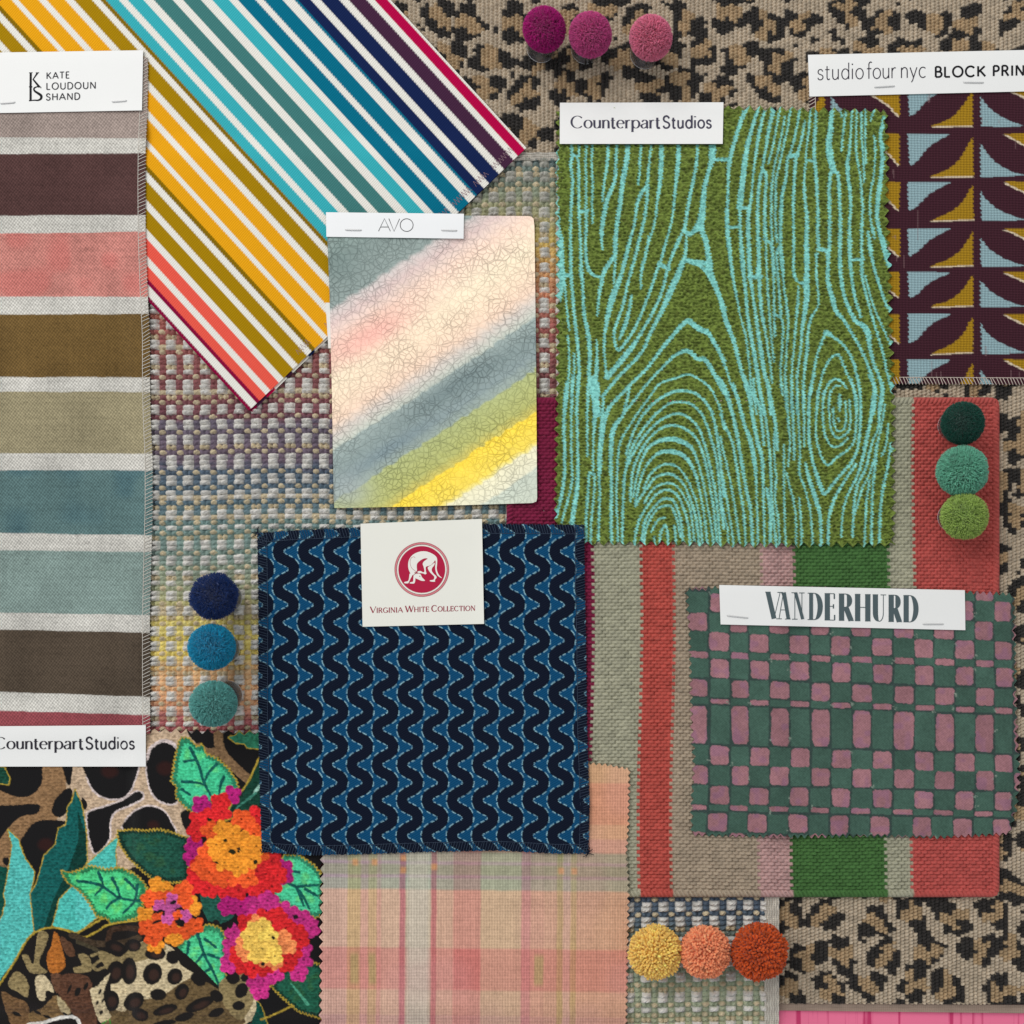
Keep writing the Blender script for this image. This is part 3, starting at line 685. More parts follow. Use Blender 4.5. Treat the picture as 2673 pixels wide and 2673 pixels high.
# ================================================================== floral embroidered cloth
def floral_board():
    B = Board(-40, 1880, 860, 2720, 1.25, (27, 26, 27))
    k = .3623
    f = lambda pts: [(x * k, 1973 + y * k) for x, y in pts]
    r = np.random.default_rng(11)
    brown = (150, 116, 82); beige = (202, 176, 148); pale = (224, 208, 204); mar = (52, 30, 28); blk_ = (28, 27, 28)
    gold = (188, 160, 62); vein = (22, 92, 86)
    B.poly(f([(-80, -200), (490, -200), (500, 450), (420, 600), (150, 760), (60, 810), (-80, 800)]), brown, tag=1)
    B.poly(f([(470, -200), (1560, -200), (1560, 100), (1420, 420), (1400, 620), (900, 830), (600, 800), (400, 480), (480, 330)]), beige, tag=1)
    holes = [[(-80, -190), (300, -190), (305, 90), (300, 200), (230, 280), (130, 295), (0, 250), (-80, 200)], [(420, -100), (520, -100), (515, 170), (480, 188)],
             [(620, 40), (970, 40), (960, 200), (900, 290), (810, 310), (700, 270), (640, 180)],
             [(1055, 60), (1090, -40), (1140, -90), (1210, -90), (1270, -40), (1300, 60), (1280, 320), (1170, 330), (1090, 250)],
             [(-80, 390), (120, 355), (270, 350), (288, 378), (260, 420), (150, 440), (60, 520), (0, 600), (-80, 640)],
             [(480, 235), (520, 245), (520, 330), (490, 400), (440, 440), (390, 430), (375, 380), (410, 300)], [(590, 300), (628, 340), (620, 380), (590, 380)],
             [(985, 258), (1025, 275), (1020, 310), (930, 355), (830, 400), (790, 480), (785, 600), (690, 700), (650, 600), (632, 480), (640, 410), (750, 370), (880, 325)],
             [(885, 520), (930, 440), (1000, 385), (1090, 365), (1180, 400), (1230, 480), (1250, 570), (1000, 620)],
             [(480, 475), (340, 462), (250, 480), (180, 560), (145, 640), (200, 780), (250, 880), (310, 830), (340, 720), (420, 640), (440, 520)],
             [(1310, 400), (1410, 410), (1400, 600), (1360, 560), (1315, 490)], [(20, 740), (60, 735), (65, 780), (40, 790)],
             [(1350, -190), (1560, -190), (1560, -60), (1450, -60)]]
    for q, h in enumerate(holes):
        if q in (2, 3, 7, 8): B.stroke(f(h + h[:1]), 9, pale, 5, tag=1)
        B.poly(f(h), blk_, 6, tag=0)
    for x, y, R in ((790, 110, 60), (1190, 90, 60), (330, 640, 55), (1105, 500, 40)): B.blob(*f([(x, y)])[0], R * k, R * k * .8, mar, soft=9, tag=0)
    for pts in ([(1570, -190), (1590, -40), (1690, 80), (1790, 170)], [(1590, -40), (1500, -20), (1430, -60)]): B.stroke(f(pts), 24, (138, 108, 78), tag=1)
    B.stroke(f([(1060, 20), (1090, -60), (1180, -110), (1270, -70), (1320, 40)]), 8, pale, tag=1)
    def leaf(pts, col, out=True, ser=0, dark=None):
        P = f(pts)
        if ser:
            Q = resample(P + P[:1], int(plen(P + P[:1]) / ser) * 2); c = Q.mean(0); o = []
            for q, p in enumerate(Q[:-1]):
                d = p - c; d = d / (np.hypot(*d) + 1e-6); o.append(p + d * (3.5 if q % 2 else -3.0) )
            P = [tuple(p) for p in o]
        if out: B.stroke(P + P[:1], 5.5, gold, 0, tag=1)
        B.poly(P, tuple(q * (.66 if ser else 1) for q in col), tag=1)
        if ser:
            c = np.array(P).mean(0); B.poly([tuple(c + (np.array(p) - c) * .86) for p in P], col, tag=1)
            for q in range(14):
                p = np.array(P[r.integers(0, len(P))]); z = c + (p - c) * r.uniform(.2, .75); B.blob(z[0], z[1], 7 + 7 * r.random(), 4 + 4 * r.random(), tuple(min(255, v * e) for v, e in zip(col, (1.35, 1.06, .92))), r.random() * 3, soft=6, tag=1)
        if dark is not None:
            W = B.win(min(p[0] for p in P), min(p[1] for p in P), max(p[0] for p in P), max(p[1] for p in P))
    def veins(*ls, w=8.5, col=vein):
        for l in ls: B.stroke(f(l), [w, w * .7], col, 5, tag=1)
    leaf([(-80, 80), (30, 80), (72, 170), (60, 205), (0, 200), (-80, 190)], (28, 76, 60))
    leaf([(-60, 780), (50, 805), (60, 870), (30, 1000), (40, 1060), (10, 1180), (-60, 1200)], (18, 78, 66), False)
    leaf([(542, 245), (590, 360), (620, 520), (628, 760), (600, 810), (520, 960), (440, 1100), (400, 1240), (340, 1270), (240, 1260), (215, 1000), (262, 930), (285, 850), (320, 720), (400, 640), (425, 520), (478, 500), (490, 370), (520, 330)], (24, 98, 94))
    B.poly(f([(560, 400), (622, 560), (622, 770), (520, 960), (440, 1090), (390, 1250), (310, 1260), (390, 1020), (500, 800), (570, 600)]), (16, 62, 54), tag=1)
    leaf([(860, 575), (832, 680), (838, 800), (650, 1000), (705, 1160), (560, 1275), (470, 1245), (380, 1225), (420, 1080), (430, 1035), (520, 940), (610, 800), (760, 660)], (84, 196, 184))
    B.poly(f([(835, 800), (650, 1000), (705, 1160), (600, 1240), (540, 1150), (560, 980), (700, 860)]), (96, 206, 196), tag=1)
    leaf([(60, 535), (130, 600), (180, 740), (246, 830), (240, 890), (213, 1000), (225, 1100), (242, 1260), (150, 1400), (60, 1560), (-60, 1720), (-60, 1300), (20, 1150), (45, 1050), (30, 1000), (70, 800), (88, 640)], (92, 196, 188))
    leaf([(845, 545), (960, 535), (1050, 545), (1150, 535), (1250, 560), (1370, 600), (1335, 640), (1350, 760), (1362, 895), (1230, 910), (1100, 880), (1000, 800), (930, 730), (870, 640)], (36, 88, 72), ser=9)
    leaf([(1300, -125), (1360, -125), (1420, -60), (1460, -80), (1480, -10), (1560, 20), (1640, 90), (1700, 180), (1715, 240), (1680, 330), (1560, 335), (1430, 330), (1400, 410), (1330, 360), (1270, 290), (1280, 220), (1240, 180), (1255, 100), (1262, 40)], (74, 206, 152), ser=10)
    veins([(1370, -60), (1430, 60), (1470, 190), (1530, 300)], [(1560, 60), (1500, 130), (1475, 200)], [(1310, 185), (1400, 190), (1480, 210)], [(1615, 150), (1590, 210), (1580, 280)], [(1330, 40), (1400, 30)], [(1310, 240), (1370, 280)])
    leaf([(440, 825), (500, 845), (570, 830), (650, 795), (760, 820), (870, 810), (960, 850), (1020, 900), (1055, 960), (1020, 1050), (1030, 1100), (990, 1160), (900, 1190), (800, 1210), (780, 1170), (700, 1150), (650, 1060), (600, 990), (550, 950), (490, 910)], (82, 212, 140), ser=10)
    veins([(560, 900), (720, 930), (860, 1020), (1010, 1045)], [(710, 840), (742, 930), (690, 1000)], [(810, 880), (850, 960), (870, 1020)], [(870, 1020), (800, 1060), (770, 1100)], [(990, 930), (975, 1040), (890, 1130)], [(905, 890), (950, 930), (980, 970)])
    leaf([(1610, 470), (1680, 330), (1780, 200), (1860, 20), (1960, -40), (1960, 350), (1880, 385), (1760, 420)], (24, 66, 52), False)
    B.stroke(f([(1605, 472), (1680, 330), (1780, 200), (1870, 10)]), 5, gold, tag=1); B.stroke(f([(1605, 472), (1760, 420), (1900, 380)]), 5, gold, tag=1)
    B.stroke(f([(1800, 310), (1870, 220)]), [3, 10], (172, 222, 204), tag=1); B.stroke(f([(1700, 380), (1840, 270)]), [3, 8], (70, 140, 120), tag=1)
    leaf([(1650, -132), (1720, -162), (1880, -170), (1880, -50), (1780, -60), (1760, -90), (1700, -92)], (52, 126, 96))
    leaf([(1440, 1000), (1540, 1000), (1620, 1010), (1590, 1060), (1690, 1150), (1660, 1180), (1590, 1210), (1500, 1190), (1450, 1090)], (38, 92, 78), False)
    leaf([(1420, 1260), (1500, 1220), (1580, 1240), (1620, 1300), (1610, 1400), (1640, 1470), (1600, 1540), (1640, 1600), (1640, 1740), (1560, 1680), (1440, 1600), (1370, 1540), (1300, 1480), (1280, 1380), (1320, 1300)], (82, 208, 148), ser=10)
    veins([(1420, 1270), (1470, 1420), (1540, 1560), (1585, 1670)], [(1360, 1340), (1350, 1420), (1330, 1470)], [(1470, 1420), (1400, 1510)], [(1480, 1320), (1560, 1380)], [(1500, 1430), (1590, 1460)], [(1520, 1530), (1440, 1580)])
    # right of the navy square's lower edge
    leaf([(2040, 720), (2150, 715), (2270, 800), (2320, 870), (2320, 1140), (2280, 1160), (2160, 1130), (2040, 1060), (1930, 1010), (1970, 900)], (80, 208, 156), ser=10)
    veins([(2010, 900), (2140, 950), (2230, 1100)], [(2150, 940), (2290, 930)], [(2140, 950), (2190, 1080)], [(2060, 820), (2160, 840)], [(2200, 960), (2290, 1010)])
    leaf([(2190, 1480), (2320, 1510), (2320, 1890), (2160, 1840), (2040, 1740), (1960, 1660), (2050, 1540)], (36, 96, 74), ser=9)
    B.stroke(f([(2100, 1640), (2220, 1790)]), [3, 9], (80, 160, 130), tag=1)
    leaf([(1822, 1730), (1880, 1800), (1935, 1960), (1680, 1960), (1740, 1860)], (18, 80, 68))
    B.stroke(f([(1880, 1900), (1960, 1870), (2110, 1800)]), 5, gold, tag=1)
    # the cat, lower left
    khaki = (150, 132, 92); dk = (33, 30, 29); bei = (214, 196, 158); mid = (112, 92, 62)
    B.poly(f([(-60, 1720), (100, 1480), (200, 1320), (290, 1250), (390, 1238), (500, 1268), (600, 1304), (760, 1230), (1000, 1195), (1060, 1350), (1280, 1380), (1640, 1740), (1700, 1960), (-60, 1960)]), dk, 4, tag=0)
    B.stroke(f([(-60, 1730), (100, 1490), (200, 1320), (290, 1255), (390, 1237), (500, 1265), (605, 1305), (700, 1265), (790, 1215), (1000, 1185)]), 5, gold, tag=1)
    B.stroke(f([(550, 1275), (640, 1230), (740, 1170)]), 5, gold, tag=1)
    B.stroke(f([(780, 1340), (800, 1260), (900, 1240), (1010, 1250)]), 14, (72, 52, 40), tag=1)
    B.stroke(f([(520, 1290), (680, 1350), (860, 1350), (1000, 1310)]), 16, (74, 60, 46), tag=1)
    B.stroke(f([(560, 1340), (680, 1390), (740, 1440)]), 10, (74, 66, 50), tag=1)
    B.poly(f([(700, 1420), (760, 1410), (860, 1450), (940, 1390), (1060, 1330), (1240, 1380), (1300, 1500), (1400, 1570), (1640, 1740), (1700, 1700), (1840, 1700), (1720, 1960), (800, 1960), (790, 1800), (800, 1600), (760, 1490)]), bei, 4, tag=1)
    B.poly(f([(700, 1420), (760, 1410), (860, 1450), (940, 1390), (1060, 1330), (1200, 1370), (1150, 1430), (1000, 1480), (880, 1500), (800, 1560), (740, 1490)]), khaki, 4, tag=1)
    B.poly(f([(800, 1830), (900, 1840), (1000, 1760), (1150, 1740), (1300, 1640), (1420, 1600), (1640, 1740), (1720, 1960), (800, 1960)]), mid, 4, tag=1)
    B.poly(f([(1580, 1640), (1700, 1560), (1800, 1560), (1840, 1720), (1740, 1900), (1620, 1800)]), khaki, 4, tag=1)
    for x, y, a, b, ro in ((830, 1560, 62, 85, .3), (930, 1550, 58, 98, 0), (1100, 1570, 68, 80, .4), (1120, 1425, 75, 48, 0), (1245, 1450, 48, 50, 0), (1260, 1590, 55, 62, .3), (800, 1765, 62, 76, 0), (965, 1770, 78, 62, -.6), (1140, 1720, 58, 42, 0), (1310, 1700, 48, 62, .5), (1430, 1610, 60, 42, .6),
                           (1440, 1790, 110, 42, -.4), (1010, 1865, 62, 45, .3), (1190, 1830, 92, 36, -.3), (1330, 1880, 70, 30, -.3), (1180, 1930, 90, 24, -.2), (1560, 1730, 52, 40, .6), (1680, 1600, 50, 46, 0), (1770, 1600, 36, 30, 0), (1740, 1690, 46, 56, .5), (1720, 1800, 46, 34, 0), (1560, 1850, 60, 30, -.4),
                           (960, 1365, 58, 46, 0), (830, 1375, 74, 44, .3), (700, 1500, 24, 30, 0)):
        B.blob(*f([(x, y)])[0], a * k, b * k, dk, ro, tag=0)
        if a * b > 2600: B.blob(*f([(x + 8, y + 8)])[0], a * k * .5, b * k * .5, (62, 44, 38), ro, soft=6, tag=0)
    for P, c in (([(280, 1265), (350, 1290), (320, 1390), (280, 1480), (300, 1520), (340, 1560), (240, 1570), (200, 1540), (160, 1440), (200, 1435), (240, 1500), (255, 1400)], khaki),
                 ([(390, 1270), (420, 1290), (440, 1350), (460, 1430), (470, 1510), (430, 1560), (360, 1560), (340, 1500), (340, 1430), (370, 1370)], (186, 112, 48)), ([(440, 1300), (520, 1360), (540, 1440), (490, 1440), (450, 1370)], (96, 66, 48)),
                 ([(560, 1430), (640, 1440), (660, 1540), (610, 1562), (540, 1560), (530, 1525), (590, 1505)], khaki), ([(90, 1570), (150, 1560), (205, 1640), (200, 1740), (130, 1700), (60, 1660)], khaki),
                 ([(10, 1700), (100, 1740), (200, 1790), (205, 1960), (100, 1960), (50, 1860)], (122, 92, 62)), ([(260, 1592), (320, 1580), (372, 1650), (388, 1705), (332, 1690), (325, 1760), (280, 1755), (258, 1680)], bei),
                 ([(440, 1582), (640, 1592), (680, 1780), (700, 1960), (600, 1960), (520, 1850), (430, 1750)], (98, 66, 50)), ([(365, 1578), (440, 1578), (420, 1700), (395, 1690)], (104, 72, 54)),
                 ([(400, 1725), (460, 1760), (515, 1850), (400, 1890), (260, 1960), (205, 1860), (300, 1820), (360, 1760)], (134, 106, 70)), ([(410, 1730), (455, 1760), (512, 1850), (450, 1850), (420, 1800)], (190, 172, 132)),
                 ([(795, 1565), (745, 1720), (785, 1850), (800, 1880), (730, 1925), (690, 1850), (650, 1690), (700, 1660)], bei)):
        B.poly(f(P), c, 3, tag=1)
    B.stroke(f([(660, 1440), (720, 1425), (742, 1460), (700, 1490), (670, 1520), (700, 1540), (760, 1520)]), 7, khaki, tag=1)
    B.stroke(f([(205, 1935), (300, 1925), (400, 1895), (480, 1880), (550, 1890), (590, 1960)]), 9, (236, 232, 224), tag=1)
    B.poly(f([(330, 1960), (420, 1920), (520, 1910), (560, 1960)]), dk, 3, tag=0)
    for x, y, a, b in ((720, 1700, 9, 22), (745, 1760, 8, 20), (700, 1780, 9, 18), (730, 1850, 12, 20), (560, 1700, 20, 34), (620, 1660, 14, 30), (500, 1680, 10, 40), (270, 1850, 30, 12), (340, 1880, 34, 10), (120, 1860, 34, 14), (470, 1860, 20, 9)):
        B.blob(*f([(x, y)])[0], a * k, b * k, dk, .4, tag=0)
    B.stroke(f([(735, 1935), (770, 1905)]), 3, (60, 150, 60)); B.stroke(f([(800, 1940), (790, 1900)]), 3, (60, 150, 60))
    # lantana heads: every floret four or five round petals about a small dark eye
    def floret(x, y, R, col, eye=None):
        n = r.integers(4, 6); a0 = r.random() * 6; X, Y = f([(x, y)])[0]; R *= k
        v = 1 + (r.random() - .5) * .16
        c = tuple(min(255, q * v) for q in col)
        for q in range(n):
            a = a0 + q * 2 * PI / n + (r.random() - .5) * .3
            B.blob(X + R * .58 * math.cos(a), Y + R * .58 * math.sin(a), R * .56, R * .50, c, a, tag=1.6)
        B.blob(X, Y, R * .5, None, c, tag=1.6)
        e = eye or tuple(q * .62 for q in col)
        B.blob(X, Y, R * .14, R * .11, e, soft=1.2, tag=1.2)
    mag = (176, 34, 116); red = (222, 44, 48); orr = (244, 96, 46); ora = (252, 160, 52); pnk = (206, 92, 162); yel = (252, 208, 98); sal = (248, 146, 88); mg2 = (206, 54, 136)
    for c, R, L in ((mag, 66, [(1450, 350), (1480, 415), (1672, 282), (1400, 650), (1390, 725), (1450, 690), (1660, 1020), (1640, 1085), (1735, 1085), (1810, 1060), (2040, 800), (2050, 860)]),
                    (red, 70, [(1590, 335), (1430, 465), (1420, 545), (1600, 400), (1850, 430), (1860, 520), (1500, 450), (1420, 850), (1390, 930), (1510, 950), (1620, 950), (1720, 965), (1820, 930), (1900, 770), (1890, 980), (1960, 760), (2000, 860), (1920, 850), (1960, 940), (1850, 830), (1440, 800)]),
                    (orr, 70, [(1520, 540), (1740, 455), (1800, 510), (1500, 690), (1450, 790), (1510, 840), (1590, 880), (1700, 870), (1790, 880), (1870, 700), (1870, 620), (1580, 820), (1660, 820), (1830, 560), (1540, 760)]),
                    (ora, 66, [(1610, 530), (1620, 610), (1570, 690), (1650, 690), (1740, 600), (1790, 690), (1700, 750), (1800, 640), (1620, 770), (1720, 800), (1810, 745), (1680, 560), (1850, 650), (1560, 640)])):
        for x, y in L: floret(x, y, R, c)
    for x, y, a, b in ((1675, 690, 26, 18), (1625, 610, 12, 14), (1510, 460, 16, 12), (1560, 770, 18, 8), (1840, 765, 16, 16), (1720, 690, 10, 8)): B.blob(*f([(x, y)])[0], a * k, b * k, (40, 40, 22), .3, tag=0)
    for c, R, L in ((ora, 60, [(1130, 935), (1185, 965), (1050, 1140), (1390, 1095), (1250, 1310), (1120, 1360), (1290, 1290), (1370, 1060)]),
                    (orr, 60, [(1080, 1030), (1330, 960), (1330, 1045), (1180, 1030), (1060, 1240), (1150, 1270), (1230, 1230), (1410, 1220), (1350, 1260), (1290, 1000), (1100, 1310), (1150, 1190)]),
                    (pnk, 44, [(1240, 1030), (1150, 1080), (1210, 1095), (1210, 1170), (1335, 1150), (1260, 1100)])):
        for x, y in L: floret(x, y, R, c)
    for x, y, a, b in ((1250, 1055, 26, 14), (1150, 1120, 24, 12), (1290, 1105, 28, 12), (1130, 1195, 36, 10), (1285, 1190, 22, 26), (1180, 1140, 10, 14)): B.blob(*f([(x, y)])[0], a * k, b * k, dk, -.4, tag=0)
    floret(1280, 1145, 34, orr)
    for c, R, L in ((mg2, 66, [(1690, 1270), (1670, 1370), (1650, 1500), (1690, 1440), (1850, 1080), (1830, 1150), (1960, 1070), (2040, 1110), (2110, 1150), (2190, 1180), (2240, 1240), (2180, 1390), (2190, 1470), (2150, 1560), (1980, 1575), (1900, 1620), (1875, 1690), (1840, 1610), (2150, 1320), (1930, 1040)]),
                    (red, 68, [(1780, 1200), (1720, 1430), (1760, 1510), (1830, 1530), (2000, 1160), (2060, 1240), (2130, 1270), (1910, 1520), (2060, 1490), (2110, 1440), (1960, 1200), (1900, 1170), (1790, 1300), (2160, 1320)]),
                    (sal, 58, [(1750, 1360), (1770, 1420), (1850, 1200), (1900, 1460), (2040, 1310), (2080, 1370), (1980, 1480), (2020, 1370)]),
                    (yel, 62, [(1840, 1250), (1890, 1230), (1910, 1330), (1820, 1360), (1850, 1430), (1940, 1290), (1960, 1380), (1940, 1430), (1890, 1390), (1980, 1440), (1800, 1300)])):
        for x, y in L: floret(x, y, R, c)
    for x, y, a, b in ((1560, 700 + 500, 24, 20), (1660, 1215, 20, 30), (2130, 1010 + 150, 18, 16), (1970, 1310, 14, 12), (1895, 1500, 14, 16)): B.blob(*f([(x, y)])[0], a * k, b * k, dk, .4, tag=0)
    return B
FB = floral_board()
flo = thing("floral_swatch", 420, 2700, 40, "dark printed cloth with lantana flowers, green leaves and a spotted cat's face", "fabric swatch")
b3 = drape(3, 3)
def flo_cols(X, Y):
    wx = 2.2 * (vnoise(X, Y, 4.5, 80) - .5); wy = 2.2 * (vnoise(X, Y, 4.5, 81) - .5)
    c = FB.at(X + wx, Y + wy); t = FB.at(X, Y, 'tag')
    return c * (1 + np.clip(t, 0, 1) * (0.62 * (vnoise(X, Y, 5.6, 82, 4.2) - .5) + .30 * (vnoise(X, Y, 2.6, 83) - .5)))[..., None]
def flo_h(X, Y):
    t = FB.at(X, Y, 'tag')
    return 1.1 * t + np.clip(t, 0, 1) * 4.5 * (vnoise(X, Y, 5.6, 82, 4.2) - .5) + .8 * np.clip(t, .0, 1) * np.sin(Y * 2 * PI / 8 + 2 * vnoise(X, Y, 12, 84))
sheet("cloth", flo, M_embr, top=[(-40, 1912), (400, 1907), (840, 1916)], right=[(840, 1916), (838, 2720)], bottom=[(-40, 2720), (838, 2720)], left=[(-40, 1912), (-40, 2720)],
      step=2.0, colf=flo_cols, thick=4, base=b3, hf=flo_h, zig={'t': (27, 6), 'r': (25, 5)}, hmax=2, lift=4)

# ================================================================== striped canvas
CE = [-323, -296, -283, -252, -230, -189, -166, -119, -97, -51, -28, -13, 30, 48, 100, 122, 170, 193, 240, 262, 276, 310, 333, 375, 402, 451, 478, 525, 554, 598, 621, 667, 689, 738, 769, 778, 812, 837, 886, 910, 957, 978, 1012, 1024]
_w = (236, 233, 224); _cr = (136, 4, 58); _co = (238, 92, 76); _ol = (168, 130, 6); _dk = (134, 104, 4); _ye = (236, 166, 22); _aq = (58, 176, 186); _gt = (66, 124, 122); _te = (2, 110, 138); _na = (20, 36, 80); _pl = (70, 38, 64); _crm = (184, 2, 70)
CC = [_cr, _w, _cr, _co, _w, _co, _w, _ol, _w, _ol, _w, _dk, _ye, _w, _ye, _w, _ye, _w, _ol, _w, _dk, _aq, _w, _aq, _w, _gt, _w, _gt, _w, _aq, _w, _te, _w, _te, _w, _te, _na, _w, _na, _w, _pl, _w, _crm, _w, (160, 10, 60)]
KS = .918
def can_cols(X, Y):
    x0 = X - KS * Y; j = .9 * np.sin((X + Y) * .52)
    return bands(x0 + j, CE, CC, 1.0)
can = thing("striped_canvas", 1000, 740, 40, "ribbed canvas laid diagonally with white, yellow, aqua, navy and coral stripes", "fabric swatch")
b4 = drape(4, 4)
inf = lambda X, Y: (X > -60) & (Y > -60) & ((X > 300) | (Y < 240))
d_ = np.array([.918, 1.0])
PR = np.array([1374., 386.]); PL = np.array([650., 1072.])
sheet("hem", can, M_canvas, **quad(tuple(PL + d_ * -20), tuple(PR + d_ * -20), tuple(PR + d_ * 3.5 + (-6, 0)), tuple(PL + d_ * 3.5 + (5, 0))), step=3,
      colf=lambda X, Y: bands(np.hypot(X - PL[0], Y - PL[1]), [24, 60, 88, 130, 152, 210, 232, 300, 326, 400, 520, 640, 760, 900, 940], [_cr, _pl, _crm, _w, _pl, _w, _na, _w, _na, _te, _aq, _te, _na, _na, _pl, _crm]), thick=3, base=b4, add=False)
sheet("cloth", can, M_canvas, top=[tuple(PR - d_ * 1250), tuple(PR)], right=[tuple(PR), tuple(PR * .5 + PL * .5 + np.array([3, -2])), tuple(PL)], bottom=[tuple(PL - d_ * 1000), tuple(PL)], left=[tuple(PR - d_ * 1250), tuple(PL - d_ * 1000)],
      step=2.6, colf=can_cols, thick=5, base=b4, keep=inf, lift=3.2, hf=lambda X, Y: 1.4 * (vnoise(X, Y, 140, 90) - .5))
ccl = can.children[1]
hz = []
rr = np.random.default_rng(5)
for a, b in ((.03, .10), (.12, .16), (.18, .24), (.26, .31), (.34, .39), (.64, .70), (.76, .80)):
    for t in np.arange(a, b, .009):
        p = PR + (PL - PR) * t - d_ * 12; q = p + (PL - PR) * .006 - d_ * (10 + 4 * rr.random())
        hz.append([(*p, .3), (*((p + q) / 2), 1.0), (*q, .3)]); hz.append([(*q, .3), (*(p + (PL - PR) * .009), .5)])
for xa_, xb_ in ((1000, 2000), (840, 1000), (0, 840)):
    tubes("hem_stitching", ccl, M_thread, [p for p in hz if xa_ < p[0][0] <= xb_], .5, lambda x, y: b4(x, y) + 8.2, (160, 130, 140))

# ================================================================== leather
def lea_cols(X, Y):
    x = (X - 660) / .3623; y = (Y - 660) / .3623
    st = vnoise(X + .62 * Y, Y - .62 * X, 260, 100, 13) - .5
    s = y + .66 * x + 30 * st + 6 * (vnoise(X, Y, 160, 101) - .5)
    c = ramp(s, [(300, (132, 150, 144)), (480, (122, 138, 134)), (765, (134, 148, 144)), (800, (200, 190, 186)), (900, (214, 190, 184)), (960, (226, 202, 190)), (1050, (238, 208, 188)), (1300, (240, 222, 192)), (1480, (240, 214, 186)),
                 (1600, (236, 206, 182)), (1700, (206, 196, 186)), (1800, (190, 196, 184)), (1815, (150, 164, 160)), (1960, (132, 148, 146)), (2080, (132, 148, 148)), (2175, (146, 160, 150)), (2190, (168, 176, 116)), (2400, (176, 178, 104)), (2482, (200, 186, 90)), (2492, (248, 214, 62)),
                 (2700, (240, 212, 84)), (2735, (236, 222, 140)), (2750, (232, 226, 192)), (2890, (226, 222, 194)), (2910, (196, 204, 188)), (3200, (198, 204, 186))])
    rd = np.exp(-(((x - 850) / 330) ** 2 + ((y + .5 * (x - 850) - 600) / 130) ** 2)); c = mixc(c, lin((238, 164, 154)), .72 * rd)
    gy = np.exp(-(((x - 1450) / 420) ** 2 + ((y + .62 * (x - 1450) - 960) / 90) ** 2)); c = mixc(c, lin((100, 118, 120)), .75 * gy)
    g2 = np.exp(-(((x - 1000) / 300) ** 2 + ((y + .62 * (x - 1000) - 1400) / 60) ** 2)); c = mixc(c, lin((110, 130, 138)), .6 * g2)
    lb = np.exp(-(((x - 680) / 160) ** 2 + ((y - 1720) / 130) ** 2)); c = mixc(c, lin((160, 170, 168)), .7 * lb)
    tl = np.exp(-(((x - 620) / 150) ** 2 + ((y - 60) / 160) ** 2)); c = mixc(c, lin((96, 116, 112)), .5 * tl)
    c = c * (1 + .10 * (vnoise(X + .62 * Y, Y - .62 * X, 150, 104, 5) - .5))[..., None]
    return c
lea = thing("leather_swatch", 1130, 1325, 60, "crackled leather brushed in peach, grey, green and yellow under a narrow white card", "leather swatch")
b5 = drape(4, 6)
rt = [(1385, 566), (1391, 568), (1394, 575)]
sheet("backing_paper", lea, M_card, **quad((850, 790), (1000, 790), (1000, 908), (857, 909)), step=12, colf=lambda X, Y: np.broadcast_to(lin((236, 236, 230)), X.shape + (3,)).copy(), thick=2, base=b5, add=False)
def lea_h(X, Y):
    return 1.6 * (vnoise(X, Y, 14, 105) - .5) + 2.0 * (vnoise(X, Y, 120, 106) - .5)
sheet("hide", lea, M_leather, top=[(852, 556), (1120, 562), (1380, 564), (1388, 566)], right=[(1388, 566), (1393, 572), (1395, 590), (1399, 900), (1402, 1300), (1400, 1309)], bottom=[(873, 1326), (880, 1326), (1100, 1322), (1390, 1313), (1400, 1309)], left=[(852, 556), (860, 760), (866, 1000), (871, 1300), (873, 1326)],
      step=2.4, colf=lea_cols, thick=8, base=b5, hf=lea_h, lift=2.2, hmax=1)
cd, cz = card(lea, (851, 554), (1211, 558), (1210, 623), (852, 618), (246, 247, 248))
def L_(pts, w=1.7): return (np.array(pts, float), np.full(len(pts), w))
ribbons("lettering", cd, [L_([(988, 603.5), (1003.5, 570.5), (1019, 603.5)]), L_([(994, 592.5), (1013.5, 592.5)]), L_([(1015, 570.5), (1028.5, 604), (1043, 571)]), L_(arc(1061.5, 587.5, 16.8, 16.5, 0, 360, 40))], cz, (70, 70, 72))
staple(cd, cz, (902, 599.6), (942.6, 600.7)); staple(cd, cz, (1152.7, 600.7), (1192, 601.8))

